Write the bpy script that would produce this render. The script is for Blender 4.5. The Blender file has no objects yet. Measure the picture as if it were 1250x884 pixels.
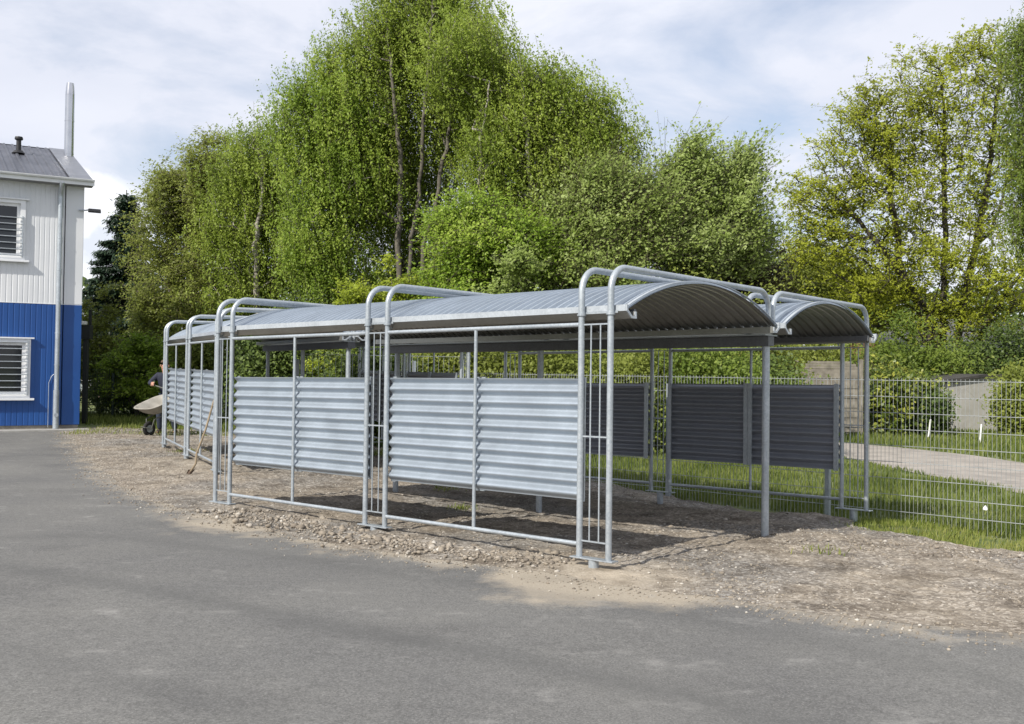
import bpy, bmesh, math, random
import numpy as np
from mathutils import Vector, Matrix
random.seed(4); rng = np.random.default_rng(11)
C = bpy.context.scene.collection
SC = bpy.context.scene
R = math.radians

# ------------------------------------------------------------------ camera
F, CY, PIT, ROL, CAMH = 1248.8, 421.63, 0.0237, 0.0121, 1.6
cp, sp, cr, sr = math.cos(PIT), math.sin(PIT), math.cos(ROL), math.sin(ROL)
cam_d = bpy.data.cameras.new('camera'); cam = bpy.data.objects.new('camera', cam_d); C.objects.link(cam)
right = Vector((cr, -sp*sr, cp*sr)); up = Vector((-sr, -sp*cr, cp*cr)); fwd = Vector((0, cp, sp))
m = Matrix((right, up, -fwd)).transposed().to_4x4(); m.translation = Vector((0, 0, CAMH))
cam.matrix_world = m
cam_d.sensor_width = 36; cam_d.lens = F/1250*36; cam_d.shift_y = -(442-CY)/1250
cam_d.clip_start = .05; cam_d.clip_end = 3000
SC.camera = cam

# ------------------------------------------------------------------ sun, sky, exposure
SUN_EL = R(39.5); az = Vector((.643, .766)).normalized()
to_sun = Vector((-az.x*math.cos(SUN_EL), -az.y*math.cos(SUN_EL), math.sin(SUN_EL)))
sl = bpy.data.lights.new('sun', 'SUN'); sl.energy = 4.2; sl.angle = R(.55); sl.color = (1, .95, .86)
so = bpy.data.objects.new('sun', sl); C.objects.link(so); so.rotation_euler = to_sun.to_track_quat('Z', 'Y').to_euler()
so.location = (-20, -20, 30)
SKY_STRENGTH = .105
W = bpy.data.worlds.new('World'); SC.world = W; W.use_nodes = True
wn, wl = W.node_tree.nodes, W.node_tree.links
wn.clear()
def N(nt, t, **k):
    n = nt.nodes.new(t)
    for a, b in k.items():
        if a in ('loc',): continue
        setattr(n, a, b)
    return n
def build_world():
    nt = W.node_tree; L = nt.links.new
    out = N(nt, 'ShaderNodeOutputWorld'); bg = N(nt, 'ShaderNodeBackground'); bg.inputs['Strength'].default_value = SKY_STRENGTH
    sky = N(nt, 'ShaderNodeTexSky', sky_type='NISHITA'); sky.sun_disc = False
    sky.sun_elevation = SUN_EL; sky.sun_rotation = math.atan2(to_sun.x, to_sun.y); sky.air_density = 1.0; sky.dust_density = .6; sky.ozone_density = 1.6
    tc = N(nt, 'ShaderNodeTexCoord'); sep = N(nt, 'ShaderNodeSeparateXYZ'); L(tc.outputs['Generated'], sep.inputs[0])
    z = N(nt, 'ShaderNodeMath', operation='MAXIMUM'); L(sep.outputs['Z'], z.inputs[0]); z.inputs[1].default_value = 0.0
    za = N(nt, 'ShaderNodeMath', operation='ADD'); L(z.outputs[0], za.inputs[0]); za.inputs[1].default_value = .22
    dx = N(nt, 'ShaderNodeMath', operation='DIVIDE'); L(sep.outputs['X'], dx.inputs[0]); L(za.outputs[0], dx.inputs[1])
    dy = N(nt, 'ShaderNodeMath', operation='DIVIDE'); L(sep.outputs['Y'], dy.inputs[0]); L(za.outputs[0], dy.inputs[1])
    cv = N(nt, 'ShaderNodeCombineXYZ'); L(dx.outputs[0], cv.inputs[0]); L(dy.outputs[0], cv.inputs[1])
    n1 = N(nt, 'ShaderNodeTexNoise'); n1.inputs['Scale'].default_value = 1.8; n1.inputs['Detail'].default_value = 9; n1.inputs['Roughness'].default_value = .58; n1.inputs['Distortion'].default_value = .35
    L(cv.outputs[0], n1.inputs['Vector'])
    r1 = N(nt, 'ShaderNodeValToRGB'); r1.color_ramp.elements[0].position = .36; r1.color_ramp.elements[0].color = (.44,)*3+(1,)
    r1.color_ramp.elements[1].position = .56; r1.color_ramp.elements[1].color = (.97,)*3+(1,)
    L(n1.outputs['Fac'], r1.inputs[0])
    n2 = N(nt, 'ShaderNodeTexNoise'); n2.inputs['Scale'].default_value = .9; n2.inputs['Detail'].default_value = 6
    L(cv.outputs[0], n2.inputs['Vector'])
    r2 = N(nt, 'ShaderNodeValToRGB'); r2.color_ramp.elements[0].position = .3; r2.color_ramp.elements[0].color = (5.5, 5.8, 6.7, 1)
    r2.color_ramp.elements[1].position = .7; r2.color_ramp.elements[1].color = (7.5, 7.6, 8.2, 1)
    L(n2.outputs['Fac'], r2.inputs[0])
    mx = N(nt, 'ShaderNodeMixRGB'); L(r1.outputs[0], mx.inputs[0]); L(sky.outputs[0], mx.inputs[1]); L(r2.outputs[0], mx.inputs[2])
    # one low bright cumulus bank
    cd = Vector((-.405, .905, .118)).normalized()
    vs = N(nt, 'ShaderNodeVectorMath', operation='SUBTRACT'); L(tc.outputs['Generated'], vs.inputs[0]); vs.inputs[1].default_value = cd
    vm = N(nt, 'ShaderNodeVectorMath', operation='MULTIPLY'); L(vs.outputs[0], vm.inputs[0]); vm.inputs[1].default_value = (1, 1, 1.3)
    ln = N(nt, 'ShaderNodeVectorMath', operation='LENGTH'); L(vm.outputs[0], ln.inputs[0])
    n3 = N(nt, 'ShaderNodeTexNoise'); n3.inputs['Scale'].default_value = 26; n3.inputs['Detail'].default_value = 6; L(tc.outputs['Generated'], n3.inputs['Vector'])
    ma = N(nt, 'ShaderNodeMath', operation='MULTIPLY_ADD'); L(n3.outputs['Fac'], ma.inputs[0]); ma.inputs[1].default_value = .06; L(ln.outputs['Value'], ma.inputs[2])
    mr = N(nt, 'ShaderNodeMapRange'); L(ma.outputs[0], mr.inputs[0]); mr.inputs[1].default_value = .118; mr.inputs[2].default_value = .106
    mr.inputs[3].default_value = 0; mr.inputs[4].default_value = 1
    cz = N(nt, 'ShaderNodeValToRGB'); cz.color_ramp.elements[0].position = .42; cz.color_ramp.elements[0].color = (6.2, 6.6, 7.4, 1)
    cz.color_ramp.elements[1].position = .6; cz.color_ramp.elements[1].color = (9.2, 9.2, 9.5, 1)
    L(n3.outputs['Fac'], cz.inputs[0])
    mx2 = N(nt, 'ShaderNodeMixRGB'); L(mr.outputs[0], mx2.inputs[0]); L(mx.outputs[0], mx2.inputs[1]); L(cz.outputs[0], mx2.inputs[2])
    L(mx2.outputs[0], bg.inputs['Color']); L(bg.outputs[0], out.inputs['Surface'])
build_world()
SC.view_settings.view_transform = 'Standard'; SC.view_settings.look = 'None'; SC.view_settings.gamma = 1; SC.view_settings.use_curve_mapping = False
SC.view_settings.exposure = 0.38
SC.render.engine = 'CYCLES'
SC.cycles.max_bounces = 6; SC.cycles.diffuse_bounces = 3; SC.cycles.glossy_bounces = 3; SC.cycles.transmission_bounces = 4; SC.cycles.transparent_max_bounces = 8

# ------------------------------------------------------------------ projection helpers (pixel of the photograph -> ray)
def ray(x, y):
    a = x-625; b = y-CY
    u = cr*a+sr*b; v = -sr*a+cr*b
    zu = -v/F
    return Vector((u/F, cp-sp*zu, sp+cp*zu))
def at(x, y, Y):
    d = ray(x, y); t = Y/d.y
    return Vector((d.x*t, Y, CAMH+d.z*t))
def gnd(x, y, z=0.):
    d = ray(x, y); t = (z-CAMH)/d.z
    return Vector((d.x*t, d.y*t, z))

# ------------------------------------------------------------------ terrain height
CT = np.array([(0.67,8.2,.01),(4.0,11.9,-.13),(5.8,11.6,-.24),(4.43,12.8,-.24),(3.0,14,-.21),(0,15.45,-.13),(-1.3,10,.0),(-3.3,11.75,.01),
  (-6.6,19.6,.0),(-5.4,17.2,.03),(-4.25,14.8,.02),(-10.3,24.5,.04),(-8.3,22.7,.03),(-2,20,-.08),(2,20,-.2),(10,20,-.22),(15,33,-.22),(8,26,-.22),(0,30,-.2),
  (-12,35,.0),(0,2,0),(3.2,6.4,-.02),(8,9,-.2),(6,8,-.1),(2.4,10.1,-.02),(-8,10,0),(-6,5,0),(8,2,-.05),(1.2,12.0,-.08),(-1.2,13.2,-.06),(-25,20,0),(25,60,-.2),(-25,60,0),(40,20,-.2),(0,-20,0),(2.6,8.9,-.02)])
def gz(x, y):
    x = np.asarray(x, float); y = np.asarray(y, float)
    w = 0; s = 0
    for a, b, c in CT:
        q = 1/(((x-a)**2+(y-b)**2)+.25)**1.8
        w = w+q; s = s+q*c
    return s/w
def gzs(x, y): return float(gz(x, y))

# ------------------------------------------------------------------ materials
def new_mat(name):
    mt = bpy.data.materials.new(name); mt.use_nodes = True
    nt = mt.node_tree; b = nt.nodes['Principled BSDF']
    return mt, nt, b
def noise(nt, scale, detail=4, rough=.5, coord='Object', vec=None):
    n = nt.nodes.new('ShaderNodeTexNoise'); n.inputs['Scale'].default_value = scale; n.inputs['Detail'].default_value = detail; n.inputs['Roughness'].default_value = rough
    if vec is None:
        tc = nt.nodes.new('ShaderNodeTexCoord'); vec = tc.outputs[coord]
    nt.links.new(vec, n.inputs['Vector']); return n
def ramp(nt, src, stops):
    r = nt.nodes.new('ShaderNodeValToRGB'); e = r.color_ramp.elements
    while len(e) < len(stops): e.new(.5)
    for i, (p, c) in enumerate(stops):
        e[i].position = p; e[i].color = tuple(c)+(1,) if len(c) == 3 else c
    nt.links.new(src, r.inputs[0]); return r
def mixc(nt, fac, a, b, mode='MIX'):
    mxn = nt.nodes.new('ShaderNodeMixRGB'); mxn.blend_type = mode
    for i, v in enumerate((fac, a, b)):
        if hasattr(v, 'links'): nt.links.new(v, mxn.inputs[i])
        elif isinstance(v, (int, float)): mxn.inputs[i].default_value = v
        else: mxn.inputs[i].default_value = tuple(v)+(1,)
    return mxn
def bump(nt, b, src, strength=.3, dist=.01):
    bp = nt.nodes.new('ShaderNodeBump'); bp.inputs['Strength'].default_value = strength; bp.inputs['Distance'].default_value = dist
    nt.links.new(src, bp.inputs['Height']); nt.links.new(bp.outputs[0], b.inputs['Normal']); return bp
def simple(name, c1, c2=None, scale=8, rough=.6, metal=0, bumpv=0, detail=5, lo=.35, hi=.65, spec=.5):
    mt, nt, b = new_mat(name)
    c2 = c2 or tuple(v*.8 for v in c1)
    n = noise(nt, scale, detail)
    r = ramp(nt, n.outputs['Fac'], [(lo, c1), (hi, c2)])
    nt.links.new(r.outputs[0], b.inputs['Base Color'])
    b.inputs['Roughness'].default_value = rough; b.inputs['Metallic'].default_value = metal
    b.inputs['Specular IOR Level'].default_value = spec
    if bumpv: bump(nt, b, n.outputs['Fac'], bumpv)
    return mt
def galv(name, c1, c2, metal, rough):
    mt, nt, b = new_mat(name)
    v = nt.nodes.new('ShaderNodeTexVoronoi'); v.inputs['Scale'].default_value = 55
    tc = nt.nodes.new('ShaderNodeTexCoord'); nt.links.new(tc.outputs['Object'], v.inputs['Vector'])
    n = noise(nt, 3.2, 6, .6)
    a = mixc(nt, .35, v.outputs['Color'], n.outputs['Fac'])
    bw = nt.nodes.new('ShaderNodeRGBToBW'); nt.links.new(a.outputs[0], bw.inputs[0])
    r = ramp(nt, bw.outputs[0], [(.25, c1), (.75, c2)])
    r2 = ramp(nt, n.outputs['Fac'], [(.35, (.9, .9, .9)), (.65, (1.05, 1.05, 1.05))])
    mm = mixc(nt, 1, r.outputs[0], r2.outputs[0], 'MULTIPLY')
    nt.links.new(mm.outputs[0], b.inputs['Base Color'])
    rr = nt.nodes.new('ShaderNodeMapRange'); rr.inputs[3].default_value = rough-.08; rr.inputs[4].default_value = rough+.1
    nt.links.new(n.outputs['Fac'], rr.inputs[0]); nt.links.new(rr.outputs[0], b.inputs['Roughness'])
    b.inputs['Metallic'].default_value = metal
    return mt
M = {}
M['galv'] = galv('galvanised_steel', (.35, .39, .425), (.45, .485, .515), .42, .42)
M['sheet'] = galv('corrugated_zinc_sheet', (.365, .415, .47), (.385, .435, .49), .45, .38)
M['sheet_inner'] = simple('dark_inner_face', (.25, .265, .305), (.275, .29, .33), 1.5, .40, .30)  # darker colour for the inner faces of the side panels
M['vault_inner'] = galv('grey_inner_face', (.36, .36, .34), (.40, .40, .38), .65, .34)  # greyer tone for the roof undersides, reused on the gutter troughs
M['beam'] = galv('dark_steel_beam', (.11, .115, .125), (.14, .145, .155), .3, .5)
M['gutter'] = galv('zinc_gutter', (.44, .475, .51), (.52, .555, .59), .35, .42)
M['wire'] = simple('galvanised_wire', (.50, .52, .53), (.36, .38, .39), 6, .45, .5)
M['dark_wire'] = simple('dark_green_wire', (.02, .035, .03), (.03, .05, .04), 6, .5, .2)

def asphalt_mat():
    mt, nt, b = new_mat('asphalt'); L = nt.links.new
    fine = noise(nt, 75, 3, .75); mid = noise(nt, 16, 5, .6); big = noise(nt, .55, 5, .55)
    vor = nt.nodes.new('ShaderNodeTexVoronoi'); vor.inputs['Scale'].default_value = 95
    tc = nt.nodes.new('ShaderNodeTexCoord'); L(tc.outputs['Object'], vor.inputs['Vector'])
    base = ramp(nt, fine.outputs['Fac'], [(.32, (.096, .095, .091)), (.5, (.143, .141, .136)), (.68, (.205, .202, .195))])
    g = ramp(nt, big.outputs['Fac'], [(.3, (.84, .84, .85)), (.7, (1.14, 1.13, 1.10))])
    c = mixc(nt, 1, base.outputs[0], g.outputs[0], 'MULTIPLY')
    g2 = ramp(nt, mid.outputs['Fac'], [(.3, (.88, .88, .88)), (.7, (1.1, 1.1, 1.1))])
    c = mixc(nt, 1, c.outputs[0], g2.outputs[0], 'MULTIPLY')
    # pale chips
    sep = nt.nodes.new('ShaderNodeSeparateColor'); L(vor.outputs['Color'], sep.inputs[0])
    chip = ramp(nt, sep.outputs[0], [(.80, (0, 0, 0)), (1., (.75, .75, .75))])
    dm = ramp(nt, vor.outputs['Distance'], [(.28, (1, 1, 1)), (.42, (0, 0, 0))])
    cf = mixc(nt, 1, chip.outputs[0], dm.outputs[0], 'MULTIPLY')
    c = mixc(nt, cf.outputs[0], c.outputs[0], (.29, .28, .26))
    # dust (real dirt, given per vertex) broken by noise, plus drifts of pale powder
    at_ = nt.nodes.new('ShaderNodeAttribute'); at_.attribute_name = 'dust'
    dn = noise(nt, 2.2, 8, .68)
    ad = nt.nodes.new('ShaderNodeMath'); ad.operation = 'ADD'; L(at_.outputs['Fac'], ad.inputs[0]); L(dn.outputs['Fac'], ad.inputs[1])
    df = ramp(nt, ad.outputs[0], [(.72, (0, 0, 0)), (1.15, (.85, .85, .85))])
    dcol = mixc(nt, 1, (.37, .32, .25), ramp(nt, fine.outputs['Fac'], [(.3, (.86, .86, .86)), (.7, (1.14, 1.14, 1.14))]).outputs[0], 'MULTIPLY'); c = mixc(nt, df.outputs[0], c.outputs[0], dcol.outputs[0])
    mp = nt.nodes.new('ShaderNodeMapping'); mp.inputs['Scale'].default_value = (.8, 1.2, 1); mp.inputs['Rotation'].default_value = (0, 0, R(30)); L(tc.outputs['Object'], mp.inputs[0])
    pn = noise(nt, 2.3, 9, .75, vec=mp.outputs[0])
    pf = ramp(nt, pn.outputs['Fac'], [(.56, (0, 0, 0)), (.72, (.5, .5, .5))])
    c = mixc(nt, pf.outputs[0], c.outputs[0], (.34, .33, .31))
    # darker worn bands
    wn_ = noise(nt, .9, 4, .5, vec=mp.outputs[0]); wf = ramp(nt, wn_.outputs['Fac'], [(.30, (.80, .80, .81)), (.45, (1, 1, 1))])
    c = mixc(nt, 1, c.outputs[0], wf.outputs[0], 'MULTIPLY')
    we = nt.nodes.new('ShaderNodeAttribute'); we.attribute_name = 'wear'
    wm = nt.nodes.new('ShaderNodeMath'); wm.operation = 'MULTIPLY'; L(we.outputs['Fac'], wm.inputs[0]); L(dn.outputs['Fac'], wm.inputs[1])
    c = mixc(nt, wm.outputs[0], c.outputs[0], (.085, .085, .083))
    L(c.outputs[0], b.inputs['Base Color']); b.inputs['Roughness'].default_value = .88
    b.inputs['Specular IOR Level'].default_value = .3
    bump(nt, b, fine.outputs['Fac'], .5, .004)
    return mt
def gravel_mat():
    mt, nt, b = new_mat('gravel'); L = nt.links.new
    tc = nt.nodes.new('ShaderNodeTexCoord')
    v = nt.nodes.new('ShaderNodeTexVoronoi'); v.inputs['Scale'].default_value = 38; L(tc.outputs['Object'], v.inputs['Vector'])
    sep = nt.nodes.new('ShaderNodeSeparateColor'); L(v.outputs['Color'], sep.inputs[0])
    st = ramp(nt, sep.outputs[0], [(0, (.17, .148, .122)), (.55, (.265, .232, .192)), (.8, (.335, .298, .25)), (1, (.44, .40, .345))])
    f = noise(nt, 60, 4, .7); ff = ramp(nt, f.outputs['Fac'], [(.3, (.72, .70, .68)), (.7, (1.22, 1.22, 1.22))])
    c = mixc(nt, 1, st.outputs[0], ff.outputs[0], 'MULTIPLY')
    big = noise(nt, .9, 6, .6); sand = ramp(nt, big.outputs['Fac'], [(.48, (0, 0, 0)), (.72, (.55, .55, .55))])
    c = mixc(nt, sand.outputs[0], c.outputs[0], (.32, .275, .215))
    gn = noise(nt, .45, 4, .6); gf = ramp(nt, gn.outputs['Fac'], [(.40, (.8, .8, .8)), (.55, (0, 0, 0))]); gg_ = mixc(nt, 1, c.outputs[0], (.78, .84, .93), 'MULTIPLY'); c = mixc(nt, gf.outputs[0], c.outputs[0], gg_.outputs[0])
    at_ = nt.nodes.new('ShaderNodeAttribute'); at_.attribute_name = 'dust'
    c = mixc(nt, at_.outputs['Fac'], c.outputs[0], (.42, .36, .28))
    b2 = noise(nt, 2.3, 5, .6); dk = ramp(nt, b2.outputs['Fac'], [(.36, (.58, .56, .54)), (.52, (1.0, 1.0, 1.0)), (.7, (1.1, 1.1, 1.1))])
    c = mixc(nt, 1, c.outputs[0], dk.outputs[0], 'MULTIPLY')
    L(c.outputs[0], b.inputs['Base Color']); b.inputs['Roughness'].default_value = .95; b.inputs['Specular IOR Level'].default_value = .2
    hm = mixc(nt, .5, v.outputs['Distance'], f.outputs['Fac'])
    bump(nt, b, hm.outputs[0], .8, .012)
    return mt
M['asphalt'] = asphalt_mat(); M['gravel'] = gravel_mat()
M['stone'] = simple('limestone_pebbles', (.34, .30, .25), (.52, .48, .42), 3, .9, 0, .3)
M['soil_grass'] = simple('grass_ground', (.08, .115, .03), (.17, .185, .065), 3.5, .95, 0, .5, 8)
M['dirt_path'] = simple('sandy_path', (.25, .225, .20), (.36, .325, .285), 2.2, .95, 0, .3, 9)
M['slab'] = simple('concrete', (.36, .35, .33), (.27, .26, .24), 5, .9, 0, .3, 8)

def leaf_mat(name, c1, c2, c3, trans=.46, rough=.5, nscale=.7):
    mt = bpy.data.materials.new(name); mt.use_nodes = True; nt = mt.node_tree; L = nt.links.new
    b = nt.nodes['Principled BSDF']; out = nt.nodes['Material Output']
    at_ = nt.nodes.new('ShaderNodeAttribute'); at_.attribute_name = 'tint'
    n = noise(nt, nscale, 3)
    ad = nt.nodes.new('ShaderNodeMath'); ad.operation = 'MULTIPLY_ADD'; L(n.outputs['Fac'], ad.inputs[0]); ad.inputs[1].default_value = 1.1
    mu = nt.nodes.new('ShaderNodeMath'); mu.operation = 'MULTIPLY_ADD'; L(at_.outputs['Fac'], mu.inputs[0]); mu.inputs[1].default_value = .62; mu.inputs[2].default_value = -.36
    L(mu.outputs[0], ad.inputs[2])
    r = ramp(nt, ad.outputs[0], [(.1, c1), (.5, c2), (.9, c3)])
    L(r.outputs[0], b.inputs['Base Color']); b.inputs['Roughness'].default_value = rough; b.inputs['Specular IOR Level'].default_value = .28
    tr = nt.nodes.new('ShaderNodeBsdfTranslucent'); L(r.outputs[0], tr.inputs[0])
    ms = nt.nodes.new('ShaderNodeMixShader'); ms.inputs[0].default_value = trans
    L(b.outputs[0], ms.inputs[1]); L(tr.outputs[0], ms.inputs[2]); L(ms.outputs[0], out.inputs['Surface'])
    return mt
M['leaf_birch'] = leaf_mat('birch_leaves', (.14, .20, .026), (.25, .33, .045), (.42, .50, .10))
M['leaf_fresh'] = leaf_mat('fresh_leaves', (.13, .22, .022), (.25, .37, .040), (.44, .54, .10))
M['leaf_yellow'] = leaf_mat('yellow_green_leaves', (.17, .22, .022), (.32, .39, .035), (.50, .56, .08))
M['leaf_olive'] = leaf_mat('olive_leaves', (.13, .16, .028), (.22, .26, .050), (.36, .40, .09))
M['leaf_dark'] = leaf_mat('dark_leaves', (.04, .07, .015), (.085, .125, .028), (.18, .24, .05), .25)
M['leaf_copper'] = leaf_mat('copper_leaves', (.045, .035, .018), (.07, .055, .025), (.09, .10, .03), .25)
M['leaf_pale'] = leaf_mat('pale_wind_turned_leaves', (.16, .22, .045), (.29, .37, .09), (.50, .58, .24))
M['leaf_evergreen'] = leaf_mat('variegated_evergreen_leaves', (.03, .05, .01), (.10, .14, .02), (.38, .38, .07), .2, .4, 2.5)
M['leaf_maple'] = leaf_mat('young_maple_leaves', (.19, .22, .02), (.33, .37, .03), (.48, .52, .07))
M['leaf_edge'] = leaf_mat('deep_green_birch_leaves', (.09, .14, .022), (.17, .235, .038), (.30, .36, .075))
M['leaf_spring'] = leaf_mat('spring_birch_leaves', (.135, .21, .025), (.245, .345, .045), (.43, .51, .10))
M['needle'] = leaf_mat('conifer_needles', (.010, .025, .014), (.020, .042, .022), (.045, .075, .035), .15)
M['grass'] = leaf_mat('grass_blades', (.08, .12, .022), (.16, .20, .045), (.30, .33, .10), .4)
M['dry_grass'] = leaf_mat('dry_grass_blades', (.13, .18, .03), (.23, .27, .06), (.36, .35, .12), .35)
M['bark'] = simple('brown_bark', (.10, .08, .055), (.19, .155, .115), 9, .95, 0, .6, 8)
M['bark_grey'] = simple('grey_bark', (.075, .065, .052), (.15, .135, .11), 9, .95, 0, .6, 8)
M['bark_maple'] = simple('dark_bark', (.035, .03, .025), (.07, .06, .05), 9, .95, 0, .6, 8)
def birch_bark():
    mt, nt, b = new_mat('birch_bark')
    tc = nt.nodes.new('ShaderNodeTexCoord'); mp = nt.nodes.new('ShaderNodeMapping'); mp.inputs['Scale'].default_value = (2, 2, 7)
    nt.links.new(tc.outputs['Object'], mp.inputs[0]); n = noise(nt, 1.6, 7, .7, vec=mp.outputs[0])
    r = ramp(nt, n.outputs['Fac'], [(.40, (.05, .042, .035)), (.50, (.30, .275, .23)), (.7, (.44, .41, .36))])
    nt.links.new(r.outputs[0], b.inputs['Base Color']); b.inputs['Roughness'].default_value = .85
    return mt
M['bark_birch'] = birch_bark()

# ------------------------------------------------------------------ mesh helpers
def mesh_np(name, verts, faces_q, mat, parent=None, smooth=False, tint=None, attr='tint', domain='FACE'):
    """faces_q: (n,k) int array of equal-sized faces"""
    me = bpy.data.meshes.new(name); verts = np.asarray(verts, np.float32); f = np.asarray(faces_q, np.int32)
    k = f.shape[1]
    me.vertices.add(len(verts)); me.vertices.foreach_set('co', verts.ravel())
    me.loops.add(f.size); me.loops.foreach_set('vertex_index', f.ravel())
    me.polygons.add(len(f)); me.polygons.foreach_set('loop_start', np.arange(0, f.size, k, dtype=np.int32))
    if smooth: me.polygons.foreach_set('use_smooth', np.ones(len(f), bool))
    if tint is not None:
        a = me.attributes.new(attr, 'FLOAT', domain); a.data.foreach_set('value', np.asarray(tint, np.float32))
    me.update(calc_edges=True); me.validate()
    me.materials.append(mat)
    o = bpy.data.objects.new(name, me); C.objects.link(o)
    if parent: o.parent = parent; o.matrix_parent_inverse = Matrix.Translation(parent.location).inverted() if not parent.rotation_euler.z else parent.matrix_basis.inverted()
    return o
class MB:
    def __init__(s, fn=None): s.v = []; s.f = []; s.sm = []; s.fn = fn or (lambda p: p)
    def add(s, vs, fs, smooth=False):
        o = len(s.v); s.v += [tuple(s.fn(Vector(v))) for v in vs]
        s.f += [tuple(i+o for i in f) for f in fs]; s.sm += [smooth]*len(fs); return s
    def box(s, a, b):
        x0, y0, z0 = a; x1, y1, z1 = b
        vs = [(x0,y0,z0),(x1,y0,z0),(x1,y1,z0),(x0,y1,z0),(x0,y0,z1),(x1,y0,z1),(x1,y1,z1),(x0,y1,z1)]
        return s.add(vs, [(0,3,2,1),(4,5,6,7),(0,1,5,4),(1,2,6,5),(2,3,7,6),(3,0,4,7)])
    def tube(s, pts, r, n=12, cap=True, smooth=True):
        pts = [Vector(p) for p in pts]; k = len(pts); rs = r if isinstance(r, (list, tuple)) else [r]*k
        t0 = (pts[1]-pts[0]).normalized(); ref = Vector((0, 0, 1)) if abs(t0.z) < .9 else Vector((1, 0, 0))
        u = t0.cross(ref).normalized(); vs = []
        for i, p in enumerate(pts):
            t = (pts[min(i+1, k-1)]-pts[max(i-1, 0)]).normalized()
            u = (u-t*u.dot(t)).normalized(); w = t.cross(u)
            vs += [p+(u*math.cos(2*math.pi*j/n)+w*math.sin(2*math.pi*j/n))*rs[i] for j in range(n)]
        fs = [(i*n+j, i*n+(j+1) % n, (i+1)*n+(j+1) % n, (i+1)*n+j) for i in range(k-1) for j in range(n)]
        s.add(vs, fs, smooth)
        if cap:
            s.add(vs[:n], [tuple(range(n))[::-1]]); s.add(vs[-n:], [tuple(range(n))])
        return s
    def prism(s, prof, axis, a, b):
        """closed 2D profile extruded along axis 0/1/2 between a and b"""
        n = len(prof); vs = []
        for t in (a, b):
            for (p, q) in prof:
                c = [p, q]; c.insert(axis, t); vs.append(tuple(c))
        fs = [tuple(range(n))[::-1], tuple(range(n, 2*n))]+[(i, (i+1) % n, n+(i+1) % n, n+i) for i in range(n)]
        return s.add(vs, fs)
    def grid(s, fn, nu, nv, smooth=True):
        vs = [fn(i/nu, j/nv) for i in range(nu+1) for j in range(nv+1)]
        fs = [(i*(nv+1)+j, (i+1)*(nv+1)+j, (i+1)*(nv+1)+j+1, i*(nv+1)+j+1) for i in range(nu) for j in range(nv)]
        return s.add(vs, fs, smooth)
    def lathe(s, prof, cx=0, cy=0, n=20, smooth=True):
        vs = [(cx+r*math.cos(2*math.pi*j/n), cy+r*math.sin(2*math.pi*j/n), z) for r, z in prof for j in range(n)]
        fs = [(i*n+j, i*n+(j+1) % n, (i+1)*n+(j+1) % n, (i+1)*n+j) for i in range(len(prof)-1) for j in range(n)]
        s.add(vs, fs, smooth); return s
    def build(s, name, mat, parent=None, bevel=0):
        me = bpy.data.meshes.new(name); me.from_pydata(s.v, [], s.f); me.materials.append(mat)
        me.polygons.foreach_set('use_smooth', s.sm)
        bm = bmesh.new(); bm.from_mesh(me); bmesh.ops.recalc_face_normals(bm, faces=bm.faces)
        bm.to_mesh(me); bm.free(); me.update()
        o = bpy.data.objects.new(name, me); C.objects.link(o)
        if parent:
            o.parent = parent; top = parent
            M4 = Matrix.Identity(4)
            while top is not None: M4 = M4 @ (top.matrix_basis.inverted() if top.parent is None else Matrix.Identity(4)); top = top.parent
            o.matrix_parent_inverse = M4 if parent.parent is None else Matrix.Identity(4)
        if bevel:
            bv = o.modifiers.new('bevel', 'BEVEL'); bv.width = bevel; bv.segments = 2; bv.limit_method = 'ANGLE'
        return o
def tag(o, label=None, cat=None, group=None, kind=None):
    if label: o['label'] = label
    if cat: o['category'] = cat
    if group: o['group'] = group
    if kind: o['kind'] = kind
    return o
def thing(name, loc, label, cat, group=None):
    o = bpy.data.objects.new(name, None); C.objects.link(o); o.location = loc; o.empty_display_size = .2
    return tag(o, label, cat, group)

# ------------------------------------------------------------------ GROUND
def smooth_curve(pts, n):
    pts = np.array(pts, float); d = np.r_[0, np.cumsum(np.hypot(*np.diff(pts, axis=0).T))]
    t = np.linspace(0, d[-1], n); x = np.interp(t, d, pts[:, 0]); y = np.interp(t, d, pts[:, 1])
    k = max(3, n//60); ker = np.hanning(2*k+1); ker /= ker.sum()
    xp = np.pad(x, k, 'reflect', reflect_type='odd'); yp = np.pad(y, k, 'reflect', reflect_type='odd')
    return np.c_[np.convolve(xp, ker, 'valid'), np.convolve(yp, ker, 'valid')]
def vnoise(x, y, s, seed=0):
    x = np.asarray(x)*s+seed*17.3; y = np.asarray(y)*s+seed*9.1
    xi = np.floor(x).astype(np.int64); yi = np.floor(y).astype(np.int64); fx = x-xi; fy = y-yi
    fx = fx*fx*(3-2*fx); fy = fy*fy*(3-2*fy)
    def h(a, b):
        v = np.sin(a*127.1+b*311.7+seed*74.7)*43758.5453; return v-np.floor(v)
    return (h(xi, yi)*(1-fx)+h(xi+1, yi)*fx)*(1-fy)+(h(xi, yi+1)*(1-fx)+h(xi+1, yi+1)*fx)*fy
def gridmesh(name, X, Y, Z, mat, dust=None):
    nu, nv = X.shape
    V = np.c_[X.ravel(), Y.ravel(), Z.ravel()]
    i, j = np.meshgrid(np.arange(nu-1), np.arange(nv-1), indexing='ij'); a = (i*nv+j).ravel()
    Fq = np.c_[a, a+nv, a+nv+1, a+1]
    v0 = V[Fq[:, 0]]; nz = np.cross(V[Fq[:, 1]]-v0, V[Fq[:, 3]]-v0)[:, 2].mean()
    if nz < 0: Fq = Fq[:, ::-1]
    return mesh_np(name, V, Fq, mat, smooth=True, tint=None if dust is None else dust.ravel(), attr='dust', domain='POINT')

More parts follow.
